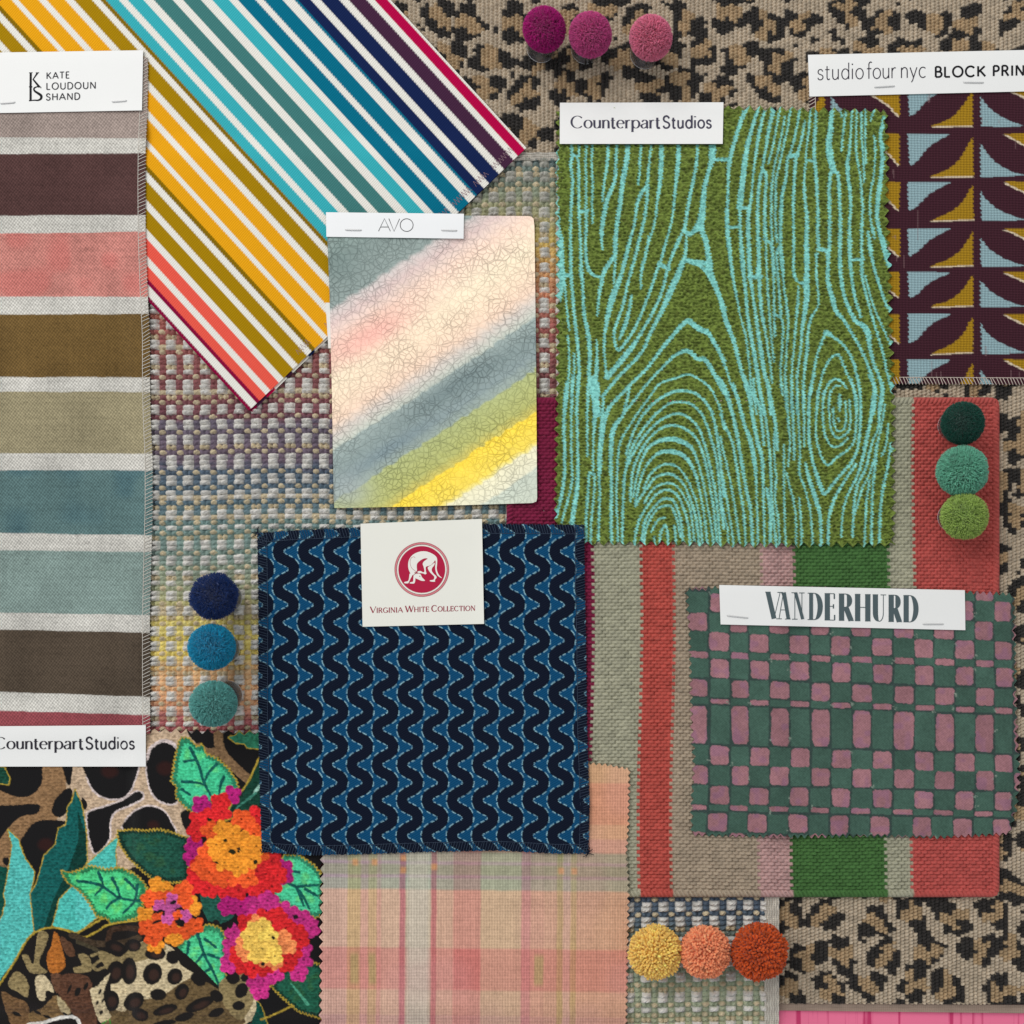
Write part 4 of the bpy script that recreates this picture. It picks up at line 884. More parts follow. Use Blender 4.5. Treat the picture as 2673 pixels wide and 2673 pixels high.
# ================================================================== striped linen strip
LE = [(358, 361), (402, 400), (563, 561), (610, 605), (774, 774), (821, 819), (984, 986), (1023, 1023), (1183, 1184), (1228, 1228), (1391, 1397), (1436, 1441), (1599, 1605), (1643, 1651), (1806, 1818), (1855, 1866)]
_lw = (206, 203, 195)
LC = [(164, 148, 140), _lw, (86, 60, 58), _lw, (206, 136, 126), _lw, (112, 88, 50), _lw, (156, 146, 116), _lw, (96, 124, 124), _lw, (134, 154, 148), _lw, (86, 74, 62), _lw, (146, 74, 80)]
def lin_cols(X, Y):
    t = np.clip(X / 375.0, -.1, 1.05); wob = 2.2 * (vnoise(X, Y, 60, 110) - .5) + 1.2 * (vnoise(X, Y, 7, 111) - .5)
    out = np.broadcast_to(lin(LC[0]), X.shape + (3,)).copy()
    for (a, b), c in zip(LE, LC[1:]):
        e = a + (b - a) * t + wob; out = mixc(out, lin(c), np.clip((Y - e) / 2.0 + .5, 0, 1))
    n = vnoise(X, Y, 80, 112) + 1.0 * (vnoise(X, Y, 4.5, 119) - .5); n2 = vnoise(X, Y, 220, 113, 3.5); n3 = vnoise(X, Y, 3.5, 114, 180)
    out = out * (1 + .28 * (n - .5) + .14 * (n2 - .5) + .10 * (n3 - .5))[..., None]
    pk = ((Y > 610) & (Y < 774)); rd = pk * sstep(.55, .85, vnoise(X, Y, 60, 115)); out = mixc(out, lin((206, 100, 96)), .35 * rd)
    bl = ((Y > 1228) & (Y < 1394)); rb = bl * sstep(.55, .9, vnoise(X, Y, 70, 116)); out = mixc(out, lin((52, 92, 108)), .4 * rb)
    sl = (vnoise(X, Y, 26, 117, 3) > .90); out = np.where(sl[..., None], out * .84, out)
    return out
li = thing("linen_swatch", 190, 1900, 50, "long linen strip with painted bands of brown, pink, olive, teal and grey", "fabric swatch")
b6 = drape(4, 4)
lr = [(384, 150), (386, 170), (384, 290), (380, 380), (379, 480), (380, 620), (385, 760), (391, 880), (391, 1000), (393, 1090), (398, 1200), (398, 1330), (394, 1480), (391, 1620), (391, 1760), (392, 1915)]
sheet("cloth", li, M_linen, top=[(-60, 150), (384, 150)], right=lr, bottom=[(-60, 1915), (392, 1915)], left=[(-60, 150), (-60, 1915)], step=2.3, colf=lin_cols, thick=5, base=b6, hf=lambda X, Y: 2.0 * (vnoise(X, Y, 110, 118, 60) - .5), hmax=1)
lcl = li.children[0]
tubes("overlock_stitching", lcl, M_thread, overlock(lr, 19, 9.5, 1, None, 8), .85, lambda x, y: b6(x, y) + 4.6, (212, 206, 196))
cd, cz = card(li, (-60, 138), (373.5, 131), (370.5, 288), (-60, 296))
T1 = dict(T=2.9, t=2.4, gap=.26)
ribbons("lettering", cd, text_strokes("KATE", 121.5, 181, 205.8, 203.8, 16.5, **T1) + text_strokes("LOUDOUN", 121, 250, 233.6, 230.8, 17, **T1) + text_strokes("SHAND", 120.5, 208.5, 261.6, 259.4, 17, **T1), cz, (58, 58, 62))
mk = .1923
mo = lambda pts: np.array([(60 + x * mk, 170 + y * mk) for x, y in pts])
def M_(pts, w): P = mo(pts); return (P, np.interp(np.linspace(0, 1, len(P)), np.linspace(0, 1, len(w)), np.array(w) * mk))
ribbons("monogram", cd, [M_([(105, 102), (103, 290), (103, 485)], [30, 30, 30]), M_([(82, 104), (130, 102)], [10, 10]), M_([(172, 104), (218, 102)], [10, 10]), M_([(198, 104), (135, 195)], [24, 12]), M_([(135, 190), (225, 300)], [20, 30]), M_([(200, 290), (246, 300), (242, 318)], [14, 12, 6]),
     M_([(82, 294), (126, 294)], [16, 16]), M_(cr([(226, 292), (180, 296), (148, 318), (160, 352), (205, 382), (246, 415), (242, 455), (205, 476), (150, 476), (84, 484)], 6), [12, 16, 20, 26, 32, 36, 30, 20, 16, 12]), M_([(84, 474), (84, 488)], [8, 8])], cz, (34, 34, 38))
staple(cd, cz, (2, 270), (39, 267)); staple(cd, cz, (293, 265.5), (330, 263), (220, 220, 220))

# ================================================================== woodgrain terry swatch
def wood_board():
    B = Board(1425, 255, 2355, 1450, 1.25, (110, 128, 58))
    te = (138, 212, 204)
    def go(ox, oy, k, lines):
        for w, pts in lines: B.stroke([(ox + x * k, oy + y * k) for x, y in pts], np.maximum(np.asarray(w) * .80, 5.2), te, 6, tag=1)
    q = 460 / 1932.0
    go(1430, 260, q, [
        ([7, 8, 9, 15, 17], [(95, 60), (75, 300), (100, 600), (85, 900), (100, 1200), (112, 1400), (140, 1600), (140, 1932)]), (9, [(258, 440), (265, 600), (250, 700), (270, 900), (255, 1200), (250, 1400), (250, 1932)]),
        (9, [(250, 720), (262, 640), (292, 605), (325, 640), (337, 720), (340, 900), (340, 1200), (345, 1365)]), (7, [(345, 440), (338, 620)]), (7, [(425, 440), (415, 700), (420, 900), (415, 1190)]), (11, [(340, 1232), (432, 1218)]),
        (9, [(420, 1230), (420, 1400), (415, 1650), (432, 1800), (485, 1915)]), (7, [(348, 1330), (355, 1600), (360, 1932)]), ([7, 7, 4], [(490, 440), (480, 700), (490, 900), (485, 1100), (490, 1350)]), ([11, 9, 5], [(665, 440), (650, 700), (620, 880), (597, 1110)]),
        ([8, 10, 14, 15, 6], [(760, 440), (745, 700), (730, 900), (650, 1100), (610, 1300), (590, 1450), (598, 1640)]), ([17, 15, 13, 12], [(880, 440), (865, 650), (820, 900), (790, 1150), (760, 1350), (740, 1600), (735, 1720)]),
        (8, [(735, 1700), (640, 1850), (600, 1932)]), (6, [(740, 1690), (735, 1932)]), ([9, 8, 4], [(1035, 440), (1010, 650), (1005, 800), (988, 935)]), ([7, 8, 13, 8, 8, 8], [(1140, 440), (1110, 700), (1085, 940), (1030, 1010), (980, 1150), (940, 1400), (880, 1600), (830, 1800), (810, 1932)]),
        (10, [(1090, 940), (1088, 1050), (1060, 1300), (1010, 1500), (950, 1750), (900, 1932)]), ([14, 15, 10, 7, 8, 9], [(1245, 440), (1245, 650), (1230, 900), (1200, 1100), (1170, 1350), (1110, 1550), (1060, 1750), (1020, 1932)]),
        ([15, 14, 8, 7, 8, 8], [(1435, 440), (1430, 650), (1410, 850), (1390, 1050), (1370, 1250), (1330, 1450), (1280, 1600), (1240, 1760), (1210, 1850)]), ([8, 11, 10, 12], [(1640, 440), (1630, 700), (1580, 950), (1540, 1150), (1510, 1350), (1490, 1430)]),
        ([24, 20, 12, 14, 18, 24, 14], [(1810, 440), (1800, 650), (1765, 770), (1720, 950), (1700, 1150), (1680, 1320), (1610, 1430)]), (10, [(1800, 655), (1940, 660)]), (13, [(1490, 1420), (1555, 1470), (1640, 1420), (1700, 1430)]), (15, [(1690, 1300), (1690, 1430), (1730, 1550), (1758, 1700), (1770, 1830)]),
        (8, [(1490, 1420), (1440, 1550), (1380, 1680), (1320, 1830), (1290, 1932)]), ([7, 9, 18], [(1525, 1470), (1510, 1650), (1500, 1730), (1450, 1830), (1430, 1932)]), (11, [(1500, 1750), (1600, 1790), (1770, 1800)])])
    go(1880, 260, q, [
        ([14, 13, 12, 13, 9, 10, 14, 12, 8], [(310, 60), (240, 200), (170, 420), (130, 560), (100, 700), (85, 900), (80, 1150), (75, 1300), (85, 1500), (110, 1700), (130, 1932)]), (9, [(-10, 660), (110, 650)]), ([9, 13, 16, 20, 20], [(420, 80), (340, 350), (290, 550), (255, 800), (220, 1100), (215, 1180)]),
        (9, [(215, 1170), (220, 1400), (225, 1600), (240, 1800), (255, 1932)]), (10, [(205, 1185), (330, 1190)]), (9, [(100, 1400), (215, 1392)]), ([8, 12, 8, 7, 9, 14, 13, 13], [(500, 70), (430, 350), (400, 550), (370, 750), (350, 950), (330, 1130), (310, 1250), (310, 1500), (320, 1750), (330, 1932)]),
        ([14, 12, 9, 8], [(590, 90), (530, 350), (490, 600), (460, 760)]), (10, [(410, 1932), (420, 1700), (410, 1400), (415, 1100), (430, 900), (465, 775), (505, 860), (490, 1100), (490, 1400), (505, 1560)]), (6, [(655, 100), (610, 350), (570, 550), (530, 700)]), (7, [(775, 90), (730, 350), (690, 520), (640, 750), (610, 900), (605, 1300), (620, 1560)]),
        (6, [(710, 180), (660, 450), (600, 700), (570, 900), (560, 1100), (560, 1400), (575, 1600), (600, 1932)]), ([8, 8, 10, 11, 10, 9], [(880, 80), (830, 350), (780, 550), (740, 650), (720, 850), (680, 1050), (665, 1300), (660, 1600), (675, 1800), (690, 1932)]),
        ([6, 9, 11, 9, 8, 9], [(930, 230), (900, 400), (860, 550), (830, 650), (815, 850), (800, 1100), (805, 1400), (805, 1700), (810, 1932)]), (13, [(740, 630), (850, 600)]), ([6, 6, 7, 8, 10, 15, 14], [(995, 80), (970, 350), (945, 560), (940, 680), (920, 900), (930, 1100), (950, 1300), (945, 1600), (950, 1932)]), (8, [(940, 665), (1045, 672)]),
        ([8, 11, 11, 9, 11], [(1055, 100), (1040, 350), (1030, 600), (1050, 800), (1060, 1000), (1070, 1200), (1070, 1500), (1085, 1640)]), (11, [(1070, 1640), (1200, 1655)]), (6, [(1065, 1680), (1045, 1932)]), ([12, 16, 20, 22, 18], [(1225, 60), (1215, 300), (1190, 500), (1210, 650), (1245, 770)]),
        (11, [(1210, 800), (1195, 1000), (1200, 1300), (1200, 1600), (1185, 1750), (1175, 1932)]), (11, [(1215, 800), (1260, 780), (1295, 850), (1310, 1100), (1320, 1400), (1310, 1700), (1320, 1932)]), (7, [(1315, 90), (1330, 180)]), (7, [(1375, 140), (1350, 350), (1330, 560)]),
        ([5, 7, 13, 12, 9, 11, 11], [(1445, 90), (1430, 400), (1410, 600), (1395, 700), (1405, 850), (1430, 1100), (1420, 1400), (1420, 1700), (1440, 1932)]), ([5, 6, 7, 9, 9], [(1500, 130), (1490, 400), (1500, 650), (1540, 850), (1550, 1000), (1560, 1200), (1550, 1500), (1560, 1932)]), (8, [(1440, 1755), (1570, 1750)]), (5, [(1550, 110), (1550, 400), (1570, 650), (1580, 900)]),
        (5, [(1595, 120), (1590, 400), (1600, 700)]), (5, [(1690, 110), (1650, 230)]), (6, [(1690, 390), (1700, 600), (1680, 850), (1650, 1000), (1640, 1200), (1665, 1450)]), ([9, 13, 13, 14, 11, 13, 14], [(1790, 200), (1760, 400), (1780, 600), (1760, 850), (1730, 1100), (1720, 1300), (1750, 1450), (1800, 1650), (1850, 1820)]),
        (8, [(1620, 1450), (1640, 1650), (1680, 1800), (1710, 1932)]), (5, [(1680, 1400), (1690, 1520)])])
    go(1430, 620, q, [
        ([17, 17, 18, 24, 18, 10], [(140, 0), (150, 250), (150, 400), (140, 550), (125, 690)]), (10, [(250, 0), (255, 400), (270, 600), (290, 850), (320, 1100), (335, 1300), (345, 1500), (330, 1700), (315, 1932)]), (11, [(160, 420), (255, 412)]), (6, [(185, 450), (195, 620), (215, 850), (235, 1020)]),
        ([7, 9, 11, 13, 12, 12], [(360, 0), (370, 300), (385, 600), (400, 850), (440, 1050), (460, 1250), (455, 1500), (480, 1620)]), (9, [(415, 0), (420, 250), (440, 340), (485, 400), (570, 432)]), ([13, 13, 14, 14, 10, 6], [(740, 0), (735, 180), (680, 270), (620, 370), (590, 480), (560, 650), (540, 860)]), (6, [(742, 190), (730, 350), (722, 500)]),
        ([9, 10, 15, 22, 18, 10, 7, 7, 10], [(910, 0), (850, 250), (790, 450), (730, 600), (690, 720), (650, 900), (625, 1050), (620, 1250), (630, 1400), (650, 1530)]), (9, [(1010, 0), (950, 250), (880, 480), (840, 680), (780, 870), (735, 1000), (730, 1130), (770, 1235), (850, 1150), (950, 1000), (1040, 800), (1130, 560), (1200, 350), (1235, 300)]),
        ([4, 11, 15, 12, 4], [(920, 630), (880, 850), (830, 1000), (785, 1115)]), ([8, 8, 4], [(1110, 0), (1070, 200), (1030, 330), (1018, 555)]), (7, [(1310, 0), (1260, 180), (1220, 290)]), (13, [(1215, 290), (1325, 345)]),
        ([8, 9, 9, 9, 10, 9, 9, 18, 16, 18], [(1440, 0), (1380, 150), (1320, 330), (1290, 450), (1240, 620), (1160, 800), (1050, 1000), (970, 1130), (900, 1230), (770, 1390), (650, 1530)]), ([6, 12, 20, 20, 14, 11, 10, 10, 10, 11], [(1520, 0), (1500, 220), (1430, 400), (1340, 600), (1280, 740), (1200, 900), (1110, 1080), (1050, 1220), (950, 1350), (780, 1520), (600, 1740)]),
        (13, [(1490, 240), (1600, 260), (1770, 285)]), ([15, 16, 24, 24, 16, 15], [(1730, 0), (1760, 200), (1770, 300), (1780, 400), (1850, 560), (1935, 800)]), (12, [(1560, 265), (1670, 310), (1760, 400)]),
        ([15, 11, 10, 10, 11, 12, 18, 15, 18, 16, 12, 10], [(640, 1932), (700, 1830), (900, 1620), (1080, 1440), (1250, 1220), (1400, 1040), (1470, 960), (1540, 915), (1600, 960), (1680, 1010), (1750, 1040), (1830, 1160), (1935, 1350)]), ([9, 8, 8, 9, 14, 13, 14, 14], [(830, 1932), (950, 1780), (1100, 1590), (1280, 1400), (1400, 1290), (1530, 1240), (1640, 1330), (1730, 1340), (1820, 1490), (1935, 1700)]),
        (7, [(1000, 1900), (1150, 1700), (1230, 1600), (1400, 1540), (1530, 1500), (1640, 1540), (1780, 1650), (1880, 1850), (1910, 1932)]), (9, [(1050, 1932), (1180, 1800), (1330, 1710), (1450, 1680), (1600, 1700), (1720, 1790), (1810, 1932)]), (8, [(1190, 1932), (1330, 1820), (1450, 1800), (1580, 1830), (1690, 1932)]),
        ([5, 10, 14], [(535, 1120), (540, 1350), (530, 1540)]), (28, [(500, 1560), (500, 1690)]), ([24, 22], [(510, 1690), (530, 1850), (545, 1932)]), (8, [(445, 1720), (430, 1932)]), (6, [(220, 1080), (235, 1300), (230, 1500), (215, 1700), (185, 1932)]), (6, [(285, 1270), (290, 1450), (270, 1700), (262, 1932)])])
    go(1880, 620, q, [
        ([11, 9, 6, 6, 6, 7], [(95, 0), (115, 200), (145, 450), (180, 650), (220, 850), (260, 1000), (290, 1150), (320, 1400), (340, 1650), (380, 1800), (400, 1932)]), ([10, 11, 10, 12, 13, 12, 11], [(225, 0), (250, 250), (275, 550), (300, 850), (340, 1100), (370, 1250), (400, 1450), (440, 1700), (480, 1932)]),
        ([12, 12, 9, 10, 14, 13, 12], [(310, 0), (320, 300), (330, 430), (360, 650), (390, 850), (410, 1000), (440, 1200), (480, 1450), (530, 1650), (560, 1932)]), (12, [(320, 432), (450, 430)]), ([9, 12, 11, 8, 7, 6], [(425, 0), (430, 400), (435, 600), (460, 850), (490, 1000), (520, 1200), (550, 1400), (570, 1590)]),
        (6, [(500, 60), (510, 350), (530, 700), (550, 950), (570, 1200), (590, 1360)]), (8, [(480, 20), (555, 80), (580, 300), (590, 600), (590, 820), (600, 1080)]), (8, [(590, 840), (660, 870)]), ([9, 6, 8, 6, 6], [(640, 110), (620, 200), (640, 500), (665, 850), (690, 1000), (665, 1400), (665, 1640)]),
        ([7, 7, 9, 7, 6, 6], [(670, 100), (690, 300), (700, 550), (730, 750), (745, 950), (730, 1200), (715, 1500), (715, 1750), (740, 1932)]), (9, [(805, 0), (808, 350), (842, 470), (925, 505)]), ([6, 9, 7, 6, 7, 7], [(860, 540), (850, 700), (830, 950), (810, 1200), (790, 1400), (780, 1700), (790, 1932)]), ([15, 15, 20, 18, 11, 8, 7, 7], [(945, 0), (955, 300), (945, 500), (950, 620), (930, 800), (900, 1000), (880, 1250), (850, 1500), (840, 1932)]),
        ([5, 5, 6, 8, 10, 8, 7], [(1048, 180), (1060, 450), (1078, 700), (1050, 790), (990, 900), (960, 1060), (950, 1250), (925, 1450), (910, 1700), (915, 1932)]), ([14, 10, 14, 18, 12, 10, 10, 9, 11, 12, 13], [(1180, 150), (1185, 350), (1180, 480), (1220, 620), (1270, 800), (1350, 900), (1440, 1050), (1530, 1200), (1620, 1400), (1670, 1550), (1700, 1700), (1670, 1932)]),
        ([11, 12, 11, 12, 18, 18, 11, 9, 8, 8], [(1310, 0), (1320, 300), (1340, 550), (1400, 750), (1480, 910), (1560, 960), (1620, 1050), (1640, 1200), (1690, 1400), (1760, 1560), (1790, 1700), (1750, 1932)]), (9, [(1430, 0), (1430, 250), (1450, 500), (1490, 700), (1540, 870)]), (8, [(1430, 245), (1560, 240)]), (8, [(1550, 230), (1550, 400), (1600, 620), (1660, 850), (1720, 1050), (1780, 1250), (1830, 1480), (1885, 1690)]),
        ([8, 10, 9, 10], [(1640, 0), (1680, 300), (1740, 500), (1800, 680), (1865, 810)]), (6, [(1590, 420), (1650, 650), (1720, 850), (1790, 1000), (1865, 1170)]), (13, [(1780, 0), (1830, 200), (1850, 290)]), ([14, 15, 13, 12, 11, 10, 10], [(0, 660), (60, 900), (130, 1080), (180, 1250), (230, 1450), (290, 1650), (330, 1800), (350, 1932)]),
        ([9, 7, 7, 9], [(0, 1280), (60, 1430), (110, 1580), (160, 1700), (220, 1880), (240, 1932)]), (12, [(0, 1550), (60, 1700), (110, 1850), (135, 1932)]),
        (8, [(960, 1932), (985, 1750), (1020, 1500), (1060, 1300), (1100, 1180), (1165, 1045), (1250, 1100), (1350, 1180), (1440, 1320), (1490, 1480), (1530, 1700), (1540, 1932)]), (17, [(1160, 1040), (1195, 1060)]), (7, [(1060, 1932), (1080, 1700), (1130, 1480), (1200, 1340), (1260, 1290), (1310, 1300), (1360, 1420), (1420, 1560), (1470, 1700), (1490, 1932)]),
        (7, [(1120, 1932), (1140, 1720), (1200, 1590), (1270, 1550), (1340, 1590), (1385, 1650)]), (6, [(1190, 1900), (1200, 1720), (1260, 1630), (1310, 1630)])])
    q5 = 460 / 1092.0
    go(1430, 980, q5, [
        (10, [(120, 40), (105, 150), (100, 350), (105, 500), (100, 650), (75, 790), (48, 880)]), (7, [(150, 0), (145, 200), (145, 450), (150, 650), (130, 750), (85, 910)]), ([7, 8, 9, 14, 15], [(185, 0), (180, 200), (185, 450), (185, 650), (170, 780), (145, 930)]), (7, [(255, 0), (245, 150), (245, 500)]), ([24, 20, 9, 7, 6], [(300, 60), (297, 180), (285, 350), (280, 480), (280, 590)]),
        (8, [(345, 140), (338, 230), (328, 330), (318, 450), (315, 560), (322, 700), (318, 860), (310, 1060)]), ([9, 9, 16, 15, 12, 10, 10, 9], [(510, 60), (460, 220)][:1] + [(469, 237), (430, 290), (400, 360), (392, 450), (390, 550), (395, 700), (392, 850), (395, 1060)]), ([14, 10, 9, 8], [(362, 237), (348, 300), (338, 380), (330, 480), (325, 600)]),
        (7, [(565, 219), (520, 290), (470, 370), (440, 450), (430, 600), (425, 750), (430, 900), (435, 1060)]), (8, [(594, 237), (540, 330), (505, 420), (485, 490)]), (8, [(672, 237), (600, 320), (560, 380), (520, 450), (490, 540), (475, 620)]), (9, [(1017, 237), (1040, 320), (1060, 450), (1075, 600), (1092, 750)]), (8, [(1074, 237), (1095, 330)]), (8, [(955, 237), (1000, 350), (1040, 500), (1060, 650), (1070, 800), (1092, 950)]),
        (8, [(460, 1060), (465, 850), (470, 700), (480, 600), (510, 520), (560, 430), (620, 350), (700, 275), (800, 235), (870, 260), (930, 320), (970, 420), (1000, 540), (1030, 680), (1050, 820), (1070, 1060)]), (8, [(510, 780), (515, 700), (530, 580), (570, 480), (620, 400), (690, 335), (770, 308), (850, 330), (920, 390), (960, 480), (990, 600), (1010, 720), (1030, 850), (1050, 1060)]),
        ([6, 7, 8, 12, 17, 12, 8, 7, 7, 7], [(530, 750), (550, 630), (580, 530), (620, 450), (680, 410), (760, 393), (830, 410), (890, 450), (930, 540), (960, 650), (985, 780), (1010, 920), (1030, 1060)]), ([6, 7, 8, 11, 16, 12, 8, 7, 7], [(540, 800), (560, 700), (590, 600), (630, 530), (690, 480), (760, 470), (830, 490), (880, 540), (920, 630), (945, 740), (970, 880), (990, 1060)]),
        (7, [(595, 700), (630, 620), (680, 570), (740, 548), (800, 565), (850, 620), (890, 700), (925, 800), (950, 950), (960, 1060)]), (8, [(545, 810), (570, 760), (620, 690), (670, 630), (740, 610), (800, 630), (850, 690), (890, 790), (920, 900), (940, 1060)]), (7, [(600, 790), (630, 730), (680, 685), (740, 668), (790, 680), (840, 740), (880, 830), (900, 950), (910, 1060)]),
        (8, [(535, 1060), (550, 950), (580, 870), (630, 790), (680, 730), (740, 708), (800, 740), (840, 820), (870, 930), (885, 1060)]), (8, [(575, 1060), (600, 910), (640, 840), (690, 780), (735, 763), (780, 780), (810, 850), (830, 940), (840, 1060)]), (7, [(590, 1060), (610, 950), (640, 880), (690, 820), (740, 808), (770, 820), (800, 900), (822, 1000)]), (7, [(640, 970), (680, 900), (722, 882)]),
        (8, [(690, 1060), (700, 980), (725, 930), (740, 960), (745, 1060)]), (7, [(785, 930), (795, 1060)]), (6, [(660, 1000), (665, 1060)]), (8, [(255, 610), (245, 780), (237, 900), (240, 1060)]), (10, [(262, 605), (285, 610)]), (7, [(290, 620), (285, 750), (270, 900), (265, 1060)])])
    go(1880, 980, q5, [
        ([12, 11, 10], [(0, 30), (40, 100), (80, 250), (110, 400), (135, 550), (160, 700), (190, 850), (200, 1070)]), ([9, 11, 11, 14, 13, 7, 6], [(80, 50), (110, 150), (150, 300), (190, 420), (215, 550), (225, 700), (235, 1070)]), (8, [(0, 240), (40, 330), (75, 420), (100, 550), (120, 700), (145, 850), (160, 1070)]), (7, [(0, 380), (20, 470), (50, 600), (80, 750), (100, 880), (125, 1070)]), (6, [(0, 560), (20, 650), (45, 800), (70, 950), (85, 1070)]), (6, [(0, 720), (20, 850), (45, 950), (50, 1070)]),
        ([11, 12, 12, 12, 8, 7], [(145, 0), (180, 100), (200, 250), (230, 400), (260, 520), (265, 650), (270, 850), (275, 1070)]), (8, [(205, 20), (215, 120), (245, 200), (265, 350), (270, 430)]), (10, [(275, 0), (300, 80), (325, 200), (345, 330), (355, 460)]), (8, [(250, 120), (280, 250), (300, 400), (310, 520), (315, 650), (322, 800), (350, 1070)]), (6, [(335, 350), (335, 500), (345, 610)]), (10, [(290, 700), (310, 850), (310, 1070)]), (6, [(350, 620), (340, 750), (360, 900), (370, 1070)]),
        (5, [(380, 40), (385, 120)]), (6, [(420, 250), (425, 350)]), (6, [(395, 430), (395, 700), (400, 850), (405, 1070)]), (6, [(405, 0), (415, 150), (425, 300), (432, 420), (420, 560)]), (8, [(440, 0), (445, 150), (455, 350), (460, 520)]), (7, [(475, 0), (480, 150), (490, 350), (495, 500), (490, 600), (530, 720), (560, 850), (575, 1070)]), (6, [(520, 0), (520, 150), (520, 350), (520, 440)]), (6, [(410, 600), (430, 680), (455, 780), (470, 900), (470, 1070)]), (6, [(490, 760), (500, 900), (505, 1070)]),
        (9, [(580, 0), (555, 100), (550, 250), (550, 380), (570, 520), (600, 620), (640, 735), (700, 670), (760, 600), (830, 510), (860, 400), (870, 250), (865, 100), (850, 0)]), ([8, 14, 10], [(590, 590), (612, 660), (640, 735)]), (7, [(605, 100), (595, 250), (595, 380), (630, 510), (670, 555), (720, 510), (790, 460), (830, 400), (845, 250), (840, 120), (810, 20)]), (7, [(640, 100), (635, 250), (650, 370), (695, 440), (750, 430), (795, 385)]),
        (6, [(680, 100), (675, 250), (690, 340), (720, 385), (770, 370), (805, 310), (800, 150)]), (6, [(700, 200), (705, 290), (730, 345), (775, 310), (775, 160)]), ([6, 13, 12, 6], [(738, 120), (742, 160), (740, 220)]), (9, [(733, 268), (738, 280)]), ([6, 10, 14, 14, 10, 9], [(530, 540), (545, 620), (590, 760), (620, 880), (625, 1070)]), (9, [(840, 550), (780, 640), (720, 740), (680, 850), (670, 950), (670, 1070)]),
        ([9, 13, 12, 10, 8, 7, 6], [(925, 0), (955, 80), (945, 180), (930, 280), (910, 380), (880, 520), (850, 620), (790, 740), (760, 850), (750, 1000)]), (8, [(980, 10), (1000, 80), (985, 200), (980, 320), (940, 420), (900, 580), (850, 680), (830, 800), (820, 1000)]), (6, [(1020, 180), (1010, 250), (985, 380), (960, 500), (920, 620), (880, 700), (850, 800), (820, 900)]), (9, [(1060, 420), (1040, 550), (1020, 650), (1000, 760), (990, 900), (985, 1070)]), (6, [(1040, 300), (1030, 420), (1000, 500)]),
        (8, [(970, 420), (960, 550), (945, 700), (940, 850), (935, 1070)]), (7, [(925, 650), (905, 800), (893, 1070)]), (9, [(1040, 0), (1062, 60), (1075, 110)])])
    return B
WB = wood_board()
woo = thing("woodgrain_swatch", 1890, 1420, 60, "large green terry cloth with aqua woodgrain lines and pinked edges under a white card", "fabric swatch")
b7 = drape(4, 4)
def woo_cols(X, Y):
    wx = 3.4 * (vnoise(X, Y, 4.5, 120) - .5) + 1.5 * np.sin(Y * 2 * PI / 8.2); wy = 2.0 * (vnoise(X, Y, 4, 121) - .5)
    c = WB.at(X + wx, Y + wy); t = WB.at(X + wx, Y + wy, 'tag')
    n = 1.05 * (vnoise(X + 2 * np.sin(Y / 3), Y, 5.6, 122, 3.6) - .5) + .45 * (vnoise(X, Y, 2.2, 123) - .5)
    g = c * (1 + n * (1 - .45 * t))[..., None]
    und = (1 - t) * sstep(.62, .9, vnoise(X, Y, 10, 124, 4)) * .35
    return mixc(g, lin((72, 64, 30)), und)
def woo_h(X, Y):
    t = WB.at(X, Y, 'tag')
    loopn = vnoise(X + 2 * np.sin(Y / 3), Y, 5.6, 122, 3.6)
    return (9.0 * (loopn - .5) + 1.6 * np.sin(Y * 2 * PI / 8.4 + 2.5 * vnoise(X, Y, 16, 125))) * (1 - .45 * t) - 1.6 * t + 2.5 * (vnoise(X, Y, 140, 126) - .5)
sheet("cloth", woo, M_terry, top=[(1458, 282), (1700, 282), (1890, 280), (2100, 286), (2312, 289)], right=[(2312, 289), (2316, 440), (2314, 560), (2322, 700), (2324, 820), (2328, 950), (2332, 1060), (2332, 1180), (2332, 1300), (2331, 1422)],
      bottom=[(1452, 1418), (1620, 1418), (1760, 1418), (1900, 1422), (2100, 1423), (2331, 1422)], left=[(1458, 282), (1454, 450), (1455, 600), (1456, 760), (1456, 900), (1454, 1050), (1452, 1200), (1450, 1320), (1452, 1418)],
      step=2.0, colf=woo_cols, thick=7, base=b7, hf=woo_h, zig={'t': (27, 6.5), 'b': (28, 7), 'l': (26.5, 6), 'r': (28, 7)}, hmax=2)
cd, cz = card(woo, (1461.5, 268), (1888.5, 267), (1886.5, 375.5), (1461, 375.5))
def studios(x0, x1, x2, x3, yb, cap=31.5):
    A = text_strokes("Counterpart", x0 + 2, x1, yb, yb, cap, 5.6, 1.5, serif=.85, gap=.08)
    return A + text_strokes("Studios", x2 + 1.5, x3 - 1.5, yb, yb, cap, 4.7, 4.4, gap=.15)
ribbons("lettering", cd, studios(1488.5, 1723, 1729, 1858.5, 334.3), cz, (74, 72, 88))

# card of the floral cloth (it covers the foot of the linen strip)
cd, cz = card(flo, (-60, 1896), (380.5, 1893), (380.5, 2001), (-60, 2001))
ribbons("lettering", cd, studios(-18, 217, 222.5, 352.5, 1955, 30.5), cz, (52, 50, 58))

